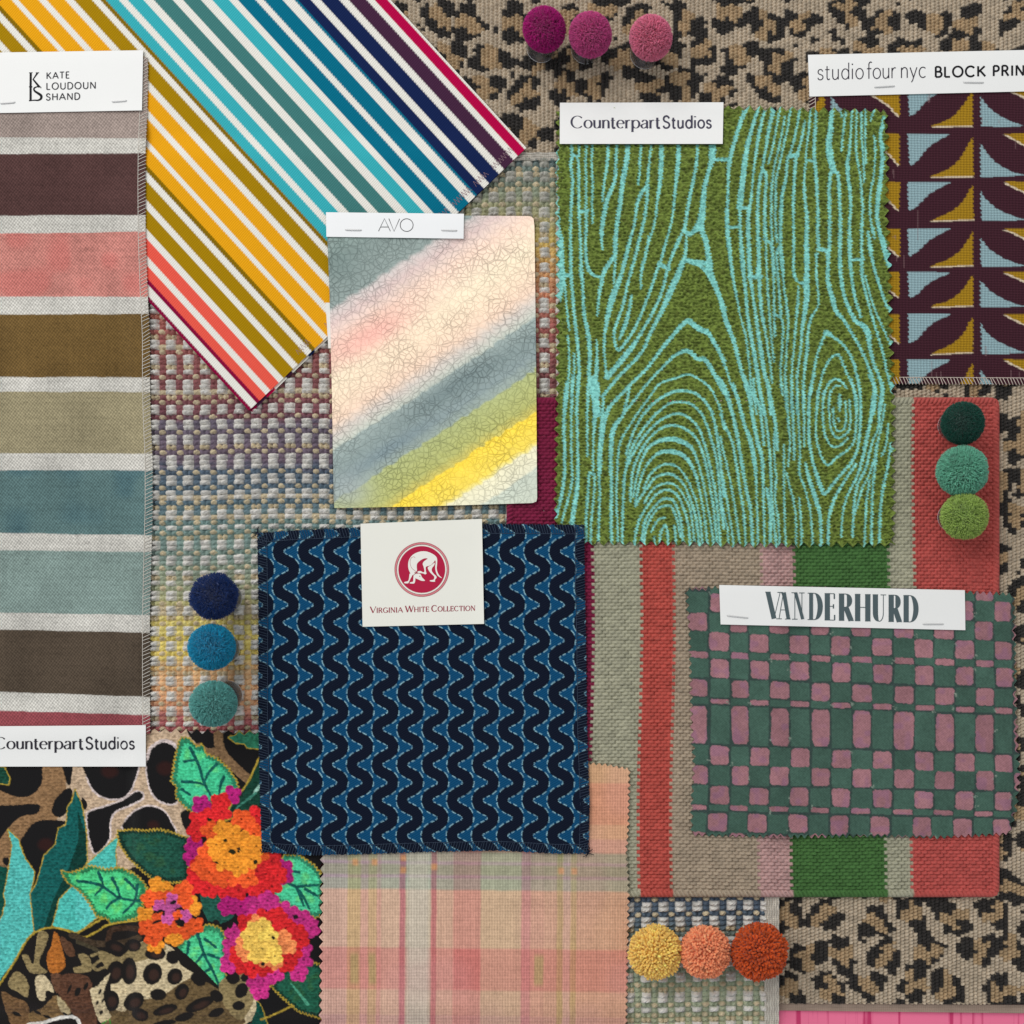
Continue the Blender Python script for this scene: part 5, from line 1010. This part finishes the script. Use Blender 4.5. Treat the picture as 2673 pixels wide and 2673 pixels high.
# ================================================================== plaid linen
def pla_cols(X, Y):
    xx = X + .008 * (Y - 2230); yy = Y - 6 * np.sin((X - 840) / 260) * 0 - .012 * (X - 1100)
    wob = 2.0 * (vnoise(X, Y, 30, 130) - .5); xx = xx + wob; yy = yy + wob
    up = bands(yy, [2038, 2148, 2186, 2222, 2248, 2256, 2284, 2292, 2322, 2474, 2584, 2650], [(240, 202, 142), (242, 160, 118), (244, 196, 148), (236, 178, 166), (154, 178, 160), (168, 160, 192), (138, 166, 142), (166, 156, 190), (156, 190, 174), (240, 200, 168), (236, 140, 132), (240, 190, 164), (232, 176, 170)], 3)
    vx = bands(xx, [908, 942, 962, 985, 996, 1044, 1060, 1126, 1141, 1184, 1256, 1362, 1386, 1422, 1455, 1471, 1490, 1506],
               [(236, 204, 204), (226, 204, 142), (240, 190, 190), (222, 198, 146), (240, 184, 186), (238, 214, 200), (206, 92, 134), (206, 214, 196), (206, 86, 116), (238, 200, 186), (232, 150, 150), (232, 214, 182), (226, 140, 158), (234, 180, 162), (234, 188, 162), (196, 180, 100), (236, 200, 188), (200, 180, 104), (232, 182, 152)], 2)
    c = np.sqrt(up * vx) * .55 + up * vx * .45
    pale = np.exp(-((xx - 1093) / 30) ** 8); c = mixc(c, lin((222, 214, 198)), .75 * pale * (yy > 2322) + .5 * pale * (yy <= 2322))
    for a, b in ((920, 935), (968, 980), (1400, 1418)):
        m = sstep(a - 6, a, xx) * (1 - sstep(b, b + 6, xx)); hb = sstep(2480, 2500, yy) * (1 - sstep(2560, 2580, yy)); c = mixc(c, lin((176, 158, 84)), .7 * m * hb)
    for x0, y0 in ((927, 2252), (978, 2252), (1466, 2270), (1500, 2270), (1053, 2240), (1053, 2272), (1133, 2262)):
        m = np.exp(-(((xx - x0) / 8) ** 4 + ((yy - y0) / 9) ** 4)); c = mixc(c, lin((226, 150, 78)), .85 * m)
    hb = sstep(2474, 2480, yy) * (1 - sstep(2578, 2586, yy)) * sstep(1184, 1190, xx) * (1 - sstep(1252, 1258, xx)); c = mixc(c, lin((218, 84, 92)), .55 * hb)
    pink = sstep(.5, .8, vnoise(X, Y, 120, 131)); c = mixc(c, lin((228, 160, 166)), .16 * pink); c = mixc(c, lin((214, 188, 164)), np.full(X.shape, .26))
    n3 = vnoise(X, Y, 3.4, 132, 160); n4 = vnoise(X, Y, 160, 133, 3.4)
    return c * (1 + .16 * (n3 - .5) + .14 * (n4 - .5) + .22 * (vnoise(X, Y, 4, 135, 6) - .5))[..., None] * .92
pla = thing("plaid_swatch", 1240, 2700, 50, "loosely woven peach and pink plaid linen with a green and lilac band", "fabric swatch")
b8 = drape(3, 4)
sheet("cloth", pla, M_plaid, top=[(850, 1985), (1530, 1992), (1580, 1996), (1643, 2008)], right=[(1643, 2008), (1640, 2150), (1635, 2225), (1641, 2310), (1638, 2480), (1634, 2720)], bottom=[(836, 2720), (1634, 2720)], left=[(850, 1985), (841, 2240), (838, 2450), (836, 2720)],
      step=2.3, colf=pla_cols, thick=5, base=b8, hf=lambda X, Y: 2.4 * (vnoise(X, Y, 120, 134) - .5), zig={'t': (15, 3.5), 'r': (17, 4), 'l': (25, 5)}, hmax=1, lift=4.5)

# ================================================================== navy jacquard with wavy bands
def wave_tile():
    """distance from the centre line of the band, and how far along it, over one repeat"""
    pw, vp = 65.62, 92.75; r = .5; nx, ny = int(pw / r), int(vp / r)
    th = np.linspace(-2 * PI, 4 * PI, 900); g = 1.3; A = 20.5
    cx = -A * np.tanh(g * np.cos(th)) / math.tanh(g); cy = th / (2 * PI) * vp
    sl = np.concatenate([[0], np.cumsum(np.hypot(np.diff(cx), np.diff(cy)))])
    gx, gy = np.meshgrid((np.arange(nx) + .5) * r, (np.arange(ny) + .5) * r)
    D = np.full(gx.shape, 1e3); Ls = np.zeros(gx.shape)
    for k in (-1, 0, 1, 2):
        d2 = np.hypot(gx[..., None] - cx - k * pw, gy[..., None] - cy); q = d2.argmin(-1); m = d2.min(-1)
        t = m < D; D = np.where(t, m, D); Ls = np.where(t, sl[q], Ls)
    return D, Ls, pw, vp, r
WT = wave_tile()
def wave_at(X, Y):
    D, Ls, pw, vp, r = WT
    u = np.mod(X + .0075 * (Y - 1440) - 746.6, pw) / r; v = np.mod(Y - 1439.6, vp) / r
    i = np.clip(u.astype(int), 0, D.shape[1] - 1); j = np.clip(v.astype(int), 0, D.shape[0] - 1)
    return D[j, i], Ls[j, i]
HB = 14.6
def nav_cols(X, Y):
    X = X + .7 * (vnoise(X, Y, 5, 140) - .5); dp, s = wave_at(X, Y)
    navy = lin((14, 22, 40)); blue = lin((12, 74, 114)); dash = lin((150, 194, 206))
    c = mixc(np.broadcast_to(navy, X.shape + (3,)), blue, np.clip((dp - HB) / 1.2 + .5, 0, 1))
    on = np.mod(s / 15.2, 1) < .60
    w = np.clip(1.75 - np.abs(dp - HB - .7), 0, 1) * on * (.6 + .5 * vnoise(X, Y, 9, 141))
    return mixc(c, dash, np.clip(w, 0, 1))
def nav_h(X, Y):
    dp, s = wave_at(X, Y)
    return 1.6 * (1 - sstep(10.0, 13.5, dp)) + .6 * np.exp(-((dp - 13.7) / 1.5) ** 2) * (np.mod(s / 15.2, 1) < .6) + 3.0 * (vnoise(X, Y, 160, 142) - .5)
nav = thing("navy_wave_swatch", 1105, 2230, 60, "navy jacquard square with wavy bands, blue triangles and pale dashed outlines", "fabric swatch")
b9 = drape(4, 4)
ne = dict(top=[(672, 1392), (760, 1385), (950, 1376), (1250, 1368), (1400, 1369), (1525, 1370)], right=[(1525, 1370), (1526, 1500), (1530, 1700), (1532, 1900), (1539, 2100), (1536, 2228)], bottom=[(684, 2224), (800, 2232), (930, 2230), (1100, 2224), (1300, 2220), (1450, 2228), (1536, 2228)], left=[(672, 1392), (675, 1600), (674, 1850), (678, 2050), (684, 2224)])
sheet("cloth", nav, M_twill, **ne, step=2.0, colf=nav_cols, thick=6, base=b9, hf=nav_h, zig={'r': (13, 1.5), 'b': (17, 1.6), 't': (19, 1.2), 'l': (15, 1)}, hmax=2)
ncl = nav.children[0]
zt_n = lambda x, y: b9(x, y) + 7.2
for e_, sd, q_ in (('left', -1, 21), ('right', 1, 22), ('bottom', -1, 23), ('top', 1, 24)): tubes("overlock_stitching", ncl, M_thread, overlock(ne[e_], 24, 7, sd, None, q_), .7, zt_n, (60, 72, 90))
fr = []
for k in range(26):
    cx_, cy_ = ((672, 1392) if k < 12 else (1536, 2226)) if k < 24 else (684, 2226)
    a = rr.random() * 6.28; p = np.array([cx_ + 6 * (rr.random() - .5), cy_ + 8 * (rr.random() - .5)]); l = 8 + 10 * rr.random()
    q = p + l * np.array([math.cos(a), math.sin(a)]); fr.append([(*p, 0), (*((p + q) / 2 + 3 * (rr.random(2) - .5)), 1), (*q, -1)])
for q_ in (fr[:12], fr[12:24], fr[24:]): tubes("loose_thread", ncl, M_thread, q_, .9, zt_n, (18, 24, 40))
cd, cz = card(nav, (941, 1367), (1258, 1354.5), (1263.5, 1628.5), (946.5, 1636), (240, 239, 229))
ribbons("lettering", cd, text_strokes("VIRGINIA", 967, 1050.5, 1600, 1598, 15.8, 2.9, 1.3, serif=.6, gap=.17, small=.80) + text_strokes("WHITE", 1058.5, 1119.5, 1597.8, 1596.4, 15.8, 2.9, 1.3, serif=.6, gap=.17, small=.80) + text_strokes("COLLECTION", 1126.5, 1240, 1596.2, 1593.8, 15.8, 2.9, 1.3, serif=.6, gap=.15, small=.80), cz, (154, 40, 66))
ek = 164 / 1092.0
ep = lambda pts: np.array([(1020 + x * ek, 1405 + y * ek) for x, y in pts])
crim = (182, 36, 70)
em = shapes("emblem", cd, [np.array(arc(1101, 1486.5, 61, 61, 0, 356, 72))], cz, crim, .5)
ribbons("ring", em, [(np.array(arc(1101, 1486.5, 68.6, 68.6, 0, 360, 90)), np.full(90, 3.6))], cz, (222, 130, 138), .5)
ribbons("ring", em, [(np.array(arc(1101, 1486.5, 70.6, 70.6, 0, 360, 90)), np.full(90, 1.0)), (np.array(arc(1101, 1486.5, 65.6, 65.6, 0, 360, 90)), np.full(90, 1.2))], cz, (150, 50, 66), .75)
dog = [ep(cr(P, 5, True)) for P in (
    [(345, 615), (318, 560), (303, 500), (305, 420), (330, 350), (380, 290), (450, 250), (530, 228), (620, 230), (710, 262), (780, 310), (806, 360), (806, 440), (800, 520), (810, 580), (840, 640), (890, 690), (860, 682), (812, 645), (782, 580), (772, 500), (780, 420), (770, 385), (745, 420), (690, 470), (620, 492), (608, 520), (612, 580), (622, 610), (600, 628), (560, 612), (510, 606), (470, 600), (470, 575), (520, 570), (560, 590), (585, 575), (572, 500), (555, 445), (580, 400), (640, 355), (580, 352), (510, 390), (460, 440), (452, 500), (455, 560), (420, 610), (380, 640)],
    [(330, 615), (375, 640), (345, 700), (312, 770), (290, 785), (238, 780), (240, 760), (300, 742), (318, 690)], [(400, 650), (425, 690), (425, 740), (405, 785), (335, 785), (335, 768), (385, 752), (392, 700)],
    [(395, 650), (430, 622), (480, 612), (520, 630), (545, 680), (590, 728), (585, 742), (530, 738), (470, 712), (420, 690)],
    [(645, 505), (700, 470), (762, 425), (755, 470), (718, 520), (715, 570), (750, 620), (792, 660), (795, 690), (770, 720), (765, 755), (690, 750), (682, 732), (740, 720), (755, 690), (750, 660), (690, 600), (655, 550)])]
shapes("hound", em, dog, cz, (242, 240, 232), 1.0)
ribbons("hound_lines", em, [(ep(cr([(425, 345), (400, 322), (350, 350), (335, 420), (350, 490), (385, 540), (432, 572)], 5)), np.full(31, .9)), (ep([(410, 600), (440, 580), (462, 605)]), np.full(3, 1.6)), (ep([(395, 640), (430, 615), (480, 610)]), np.full(3, .8)), (ep([(496, 655), (512, 668)]), np.full(2, 2.0))], cz, (176, 110, 112), 1.3)

# ================================================================== checked cotton
def check_board():
    B = Board(1770, 1500, 2690, 2220, 1.3, (58, 74, 70))
    rows = [(1522, 1545), (1546, 1597), (1599, 1648), (1650, 1698), (1700, 1717), (1719, 1768), (1773, 1819), (1822, 1837), (1842, 1940), (1945, 1995), (1998, 2047), (2052, 2099), (2101, 2115), (2121, 2170), (2173, 2215)]
    cols = [(1798, 1848), (1855, 1904), (1909, 1954), (1958, 2007), (2011, 2061), (2064, 2113), (2119, 2167), (2172, 2221), (2225, 2275), (2279, 2329), (2335, 2386), (2389, 2438), (2441, 2491), (2495, 2543), (2548, 2594), (2598, 2642), (2648, 2690)]
    r = np.random.default_rng(9); pink = (160, 114, 120); gre = (70, 98, 86)
    for i, (a, b) in enumerate(rows):
        sl = .032 if i < 10 else .022
        for j, (c, d) in enumerate(cols):
            ym = sl * ((c + d) / 2 - 1822) - 1 - (8 if j == 0 and i == 0 else 0)
            xo = -7 * sstep(0, 1, np.array((i - 10) / 4.0)) if i > 10 else (-2 if i < 4 else 0) * 1.0
            jt = lambda s=2.2: (r.random() - .5) * 2 * s
            pk = (i + j) % 2 == 0
            g = .6 if pk else -0.9
            h = b - a; q = min(2.2, h * .08)
            P = [(c + g + jt(q) + xo, a + g + ym + jt(q)), (d - g + jt(q) + xo, a + g + ym + sl * 50 + jt(q)), (d - g + jt(q) + xo, b - g + ym + sl * 50 + jt(q)), (c + g + jt(q) + xo, b - g + ym + jt(q))]
            v = 1 + (r.random() - .5) * .12
            if pk:
                P2 = []
                for e in range(4):
                    p0, p1 = np.array(P[e]), np.array(P[(e + 1) % 4]); P2 += [p0 + (p1 - p0) * .12, p0 + (p1 - p0) * .5 + (r.random(2) - .5) * 1.6, p0 + (p1 - p0) * .88]
                B.poly(P2, tuple(q_ * v for q_ in pink), tag=1)
            else: B.poly(P, tuple(q_ * v for q_ in gre), tag=.5)
    for k in range(46):
        c, a = cols[r.integers(0, 16)], rows[r.integers(1, 14)]; x = c[r.integers(0, 2)] + jt(3); y = a[0] + r.random() * (a[1] - a[0]) + .032 * (x - 1822)
        for z in range(3): B.blob(x + jt(5), y + jt(5), 1.2 + 1.6 * r.random(), 1 + r.random(), (138, 152, 138), r.random() * 3, soft=1.5)
    return B
CB = check_board()
che = thing("checked_swatch", 2225, 2180, 60, "green and dusty pink checkerboard cotton with zigzag pinked edges under a white card", "fabric swatch")
b10 = drape(4, 5)
def che_cols(X, Y):
    wx = 1.6 * (vnoise(X, Y, 4, 150) - .5); c = CB.at(X + wx, Y + wx)
    n = .20 * (vnoise(X, Y, 26, 151) - .5) + .34 * (vnoise(X, Y, 3.2, 152) - .5)
    c = c * (1 + n)[..., None]
    t = CB.at(X, Y, 'tag'); lil = sstep(.5, .85, vnoise(X, Y, 18, 153)) * (t > .8) * .3
    return mixc(c, lin((140, 100, 140)), lil)
sheet("cloth", che, M_check, top=[(1791, 1537), (1870, 1534), (2200, 1536), (2520, 1545), (2645, 1552)], right=[(2645, 1552), (2648, 1640), (2650, 1800), (2654, 1930), (2660, 2020), (2652, 2110), (2634, 2176)], bottom=[(1806, 2178), (1900, 2182), (2050, 2184), (2250, 2182), (2450, 2186), (2634, 2176)], left=[(1791, 1537), (1800, 1650), (1803, 1760), (1806, 1900), (1812, 1990), (1806, 2090), (1806, 2178)],
      step=2.2, colf=che_cols, thick=5, base=b10, hf=lambda X, Y: 3.4 * (vnoise(X, Y, 130, 154) - .5), zig={'t': (17, 5), 'b': (18, 5), 'l': (22, 5), 'r': (24, 5.5)}, hmax=2)
cd, cz = card(che, (1877.5, 1527), (2518.5, 1540.5), (2520, 1645), (1881, 1630))
V_ = []
ti = 48 / 190.0
def vd(s, xa, xb, ya, yb): return text_strokes(s, xa, xb, ya, yb, 69, 14.5, 1.7, serif=.78, gap=.02)
# condensed high-contrast capitals: widths in the plan
xs_ = [('V', 2001, 2040), ('A', 2030, 2060), ('N', 2069, 2099), ('D', 2109, 2146), ('E', 2153, 2183), ('R', 2190, 2226), ('H', 2232, 2272), ('U', 2279, 2312), ('R', 2320, 2352), ('D', 2359, 2396)]
for ch, a, b in xs_:
    ya = 1614.5 + (a - 2001) * .0243; yb = 1614.5 + (b - 2001) * .0243
    w, st, sf = GL[ch]; ins = 3.6; a += ins; b -= ins; ux = b - a
    def to(p): X = a + p[0] / w * ux; return (X, 1614.5 + (X - 2001) * .0243 - p[1] * 69)
    for pts, kind in st:
        P = np.array([to(p) for p in pts]); d = np.gradient(P, axis=0); an = np.arctan2(np.abs(d[:, 1]), np.abs(d[:, 0]) + 1e-9)
        T, t = 13.6, 1.9
        if ch in 'VAN' and kind == 'T': T = 12.5
        wv = t + (T - t) * np.sin(an) ** 3.2 if kind == 'p' else np.full(len(P), {'T': T, 't': t}[kind])
        if ch == 'U' and kind == 'p': wv = np.where(P[:, 0] > (a + b) / 2, np.minimum(wv, 2.2 + 0 * wv), wv)
        V_.append((P, wv))
    for f in sf:
        if f[0] == 'v': V_.append((np.array([to((f[1], f[2] - f[3])), to((f[1], f[2] + f[3]))]), np.full(2, 3.4)))
        elif f[2] > 0: c = np.array(to(f[:2])); hw = 7.2 if not (ch == 'N' and f[1] == 1) else 7; V_.append((np.array([c + (-hw, -hw * .0), c + (hw, 0)]), np.full(2, 2.0)))
ribbons("lettering", cd, V_, cz, (84, 98, 102))
staple(cd, cz, (1898.6, 1607), (1951.5, 1612.7)); staple(cd, cz, (2409.6, 1629), (2462, 1629))

# ================================================================== pom-poms on clear vials
top_of = drape(1, 1)
def pom(x, y, R, vx, vy, col, label, style='wool', vial=True, zc=None, seed=0, ragged=0.0):
    r = np.random.default_rng(100 + seed)
    zs = float(top_of(vx, vy)); zc = zs + (zc or 104)
    o = thing("pom_pom", vx, vy, zs, label, "pom-pom", "yarn pom-poms set out on the samples")
    C = np.array(world(x, y, zc)); Bv = np.array(world(vx, vy, zs)); ax = C - Bv; H = np.linalg.norm(ax); ax /= H
    sx = np.cross(ax, (0, 1, 0)); sx /= np.linalg.norm(sx); sy = np.cross(ax, sx)
    rw = R * S * (1 - zc / HC)
    n = {'wool': 6000, 'yarn': 1700}[style]
    i = np.arange(n) + .5; ph = np.arccos(1 - 2 * i / n); th = PI * (1 + 5 ** .5) * i
    D = np.stack([np.cos(th) * np.sin(ph), np.sin(th) * np.sin(ph), np.cos(ph)], -1) + r.normal(0, .05 if style == 'wool' else .03, (n, 3))
    D /= np.linalg.norm(D, axis=1)[:, None]
    lump = 1 + ragged * (np.sin(D[:, 0] * 5 + seed) * np.sin(D[:, 1] * 6 + 2 * seed) + .6 * np.sin(9 * D[:, 2] + 7 * D[:, 0]))
    Lh = rw * lump * (1 + r.normal(0, .04 if style == 'wool' else .032, n)); 
    if style == 'wool': Lh *= np.where(r.random(n) < .04, 1.06 + .05 * r.random(n), 1.0)
    base = C + D * (Lh * (.66 if style == 'wool' else .7))[:, None]
    bend = r.normal(0, .13 if style == 'wool' else .05, (n, 3)) * rw
    midp = C + D * (Lh * (.86 if style == 'wool' else .87))[:, None] + bend * .3
    tip = C + D * Lh[:, None] + bend
    tip = C + (tip - C) * np.minimum(1.0, (rw * lump * 1.07 / np.linalg.norm(tip - C, axis=1)))[:, None]
    u = np.cross(D, r.normal(0, 1, (n, 3))); u /= np.linalg.norm(u, axis=1)[:, None]; v = np.cross(D, u)
    wd = (1.5 if style == 'wool' else 3.3) * S
    k = 4; an = np.arange(k) * 2 * PI / k
    ring = np.cos(an)[None, :, None] * u[:, None] + np.sin(an)[None, :, None] * v[:, None]
    ws = (1.1, 1.0, .55) if style == 'wool' else (.8, 1.0, 1.0)
    rows = [p[:, None] + ring * wd * q for p, q in zip((base, midp, tip), ws)]
    endp = (tip + D * (wd * (.8 if style == 'yarn' else 1.5)))[:, None]
    V = np.concatenate(rows + [endp], 1); m = V.shape[1]
    q = np.arange(k); q2 = (q + 1) % k
    F = np.concatenate([np.stack([q, q2, q2 + k, q + k], -1), np.stack([q + k, q2 + k, q2 + 2 * k, q + 2 * k], -1)])
    T3 = np.stack([q + 2 * k, q2 + 2 * k, np.full(k, 3 * k)], -1)
    off = (np.arange(n) * m)[:, None, None]
    F4 = (F[None] + off).reshape(-1, 4); F3 = (T3[None] + off).reshape(-1, 3)
    cc = lin(col)[None] * (1 + r.normal(0, .17, n))[:, None]
    cols = np.repeat(np.clip(cc, 0, 1), m, 0); V = V.reshape(-1, 3)
    # dense heart of the tuft
    ns, nr = 20, 12; a, b = np.meshgrid(np.linspace(0, 2 * PI, ns, endpoint=False), np.linspace(0, PI, nr))
    K = C + rw * (.80 if style == 'wool' else .84) * np.stack([np.cos(a) * np.sin(b), np.sin(a) * np.sin(b), np.cos(b)], -1).reshape(-1, 3)
    ii = np.arange(nr - 1)[:, None] * ns + np.arange(ns)[None]; jj = np.arange(nr - 1)[:, None] * ns + (np.arange(ns)[None] + 1) % ns
    KF = np.stack([ii, ii + ns, jj + ns, jj], -1).reshape(-1, 4) + len(V)
    V = np.concatenate([V, K]); cols = np.concatenate([cols, np.broadcast_to(lin(col), (len(K), 3))]); F4 = np.concatenate([F4, KF])
    mesh_obj("tuft", V, F4, M_yarn, o, cols, V[:, :2] / S, True, F3)
    if vial:
        rv = 36.5 * S; hv = H * .80; ns = 40; an = np.linspace(0, 2 * PI, ns, endpoint=False)
        rad = np.cos(an)[:, None] * sx + np.sin(an)[:, None] * sy
        prof = [(0, .6 * S), (rv * .86, .6 * S), (rv * .96, 1.6 * S), (rv, 5 * S), (rv, hv), (rv - 1.6 * S, hv), (rv - 1.6 * S, 6 * S), (rv * .84, 3.4 * S), (0, 3.4 * S)]
        VV = np.concatenate([Bv + ax * z + rad * max(q_, 1e-6) for q_, z in prof])
        nr = len(prof); ii = np.arange(nr - 1)[:, None] * ns + np.arange(ns)[None]; jj = np.arange(nr - 1)[:, None] * ns + (np.arange(ns)[None] + 1) % ns
        vo_ = mesh_obj("clear_vial", VV, np.stack([ii, jj, jj + ns, ii + ns], -1).reshape(-1, 4), M_clear, o, None, None, True)
        rm = []
        for zz, rr_ in ((1.5 * S, rv * .97), (hv, rv)):
            a_ = np.linspace(0, 2 * PI, 49); rm.append(Bv + ax * zz + (np.cos(a_)[:, None] * sx + np.sin(a_)[:, None] * sy) * rr_)
        RV, RF = [], []
        for W_ in rm:
            n0_ = sum(len(v_) for v_ in RV); out_ = W_ - (Bv + ax * np.dot(W_[0] - Bv, ax)); out_ /= np.linalg.norm(out_, axis=1)[:, None]
            a4 = np.arange(5) * 2 * PI / 5; RV.append((W_[:, None] + 1.1 * S * (np.cos(a4)[None, :, None] * out_[:, None] + np.sin(a4)[None, :, None] * ax)).reshape(-1, 3))
            i_ = np.arange(48)[:, None] * 5 + np.arange(5)[None]; j_ = np.arange(48)[:, None] * 5 + (np.arange(5)[None] + 1) % 5; RF.append((np.stack([i_, j_, j_ + 5, i_ + 5], -1) + n0_).reshape(-1, 4))
        for v_, f_ in zip(RV, [RF[0], RF[1] - len(RV[0])]): mesh_obj("vial_rim", v_, f_, M_rim, vo_)
        ps = []
        for q_ in range(34):
            a_ = r.random() * 6.28; d0 = rv * .30 * r.random() ** .5; d1 = rv * .62 * r.random() ** .5
            ps.append((C - ax * rw * .5 + (math.cos(a_) * sx + math.sin(a_) * sy) * d1, Bv + ax * (5 * S + hv * .25 * r.random()) + (math.cos(a_) * sx + math.sin(a_) * sy) * d0))
        Vs, Fs = [], []
        for q_, (p0, p1) in enumerate(ps):
            for p in (p0, p1):
                for t_ in range(4): Vs.append(p + (math.cos(t_ * PI / 2) * sx + math.sin(t_ * PI / 2) * sy) * 1.0 * S)
            for t_ in range(4): Fs.append([q_ * 8 + t_, q_ * 8 + (t_ + 1) % 4, q_ * 8 + 4 + (t_ + 1) % 4, q_ * 8 + 4 + t_])
        Vs = np.array(Vs); mesh_obj("yarn_tail", Vs, Fs, M_yarn, o, lin(col) * .9, Vs[:, :2] / S)
    return o
P_ = [(1421, 77, 52, 1411, 128, (172, 8, 116), "deep magenta pom-pom on a clear vial standing on the leopard rug", 'wool', 0),
      (1541, 91, 52, 1527, 130, (198, 74, 138), "orchid pink pom-pom on a clear vial, between the magenta and the pale pink ones", 'wool', 0),
      (1699, 99, 52, 1681, 144, (224, 122, 152), "pale pink pom-pom on a clear vial near the leopard rug's woodgrain neighbour", 'wool', 0),
      (559, 1557, 56, 596, 1560, (4, 44, 104), "dark navy blue ragged pom-pom on a clear vial standing on the nubby rug", 'wool', .05),
      (553, 1689, 56, 590, 1693, (10, 148, 188), "bright turquoise blue pom-pom on a clear vial standing on the nubby rug", 'wool', 0),
      (557, 1837, 56, 597, 1812, (100, 172, 166), "greyish seafoam pom-pom on a clear vial, next to the floral cloth", 'wool', 0),
      (2513, 1105, 52, 2484, 1112, (6, 74, 60), "dark bottle green pom-pom on a clear vial on the coral stripe", 'wool', 0),
      (2511, 1230, 62, 2490, 1241, (112, 186, 158), "mint green fluffy pom-pom between the dark green and the lime ones", 'wool', .02),
      (2517, 1347, 57, 2483, 1350, (158, 186, 92), "lime green pom-pom on a clear vial on the coral stripe", 'wool', .03)]
for k, (x, y, R, vx, vy, c, lb, st, rg) in enumerate(P_): pom(x, y, R, vx, vy, c, lb, st, True, None, k, rg)
pom(1710, 2485, 66, 1706, 2470, (250, 206, 108), "yellow cut yarn pom-pom nearest the plaid linen", 'yarn', False, 66, 20, .03)
pom(1840, 2485, 64, 1836, 2470, (244, 152, 108), "salmon orange cut yarn pom-pom between the yellow and the rust ones", 'yarn', False, 64, 21, .03)
pom(1982, 2484, 70, 1976, 2470, (196, 80, 30), "rust orange cut yarn pom-pom at the nubby rug's taped edge", 'yarn', False, 70, 22, .02)
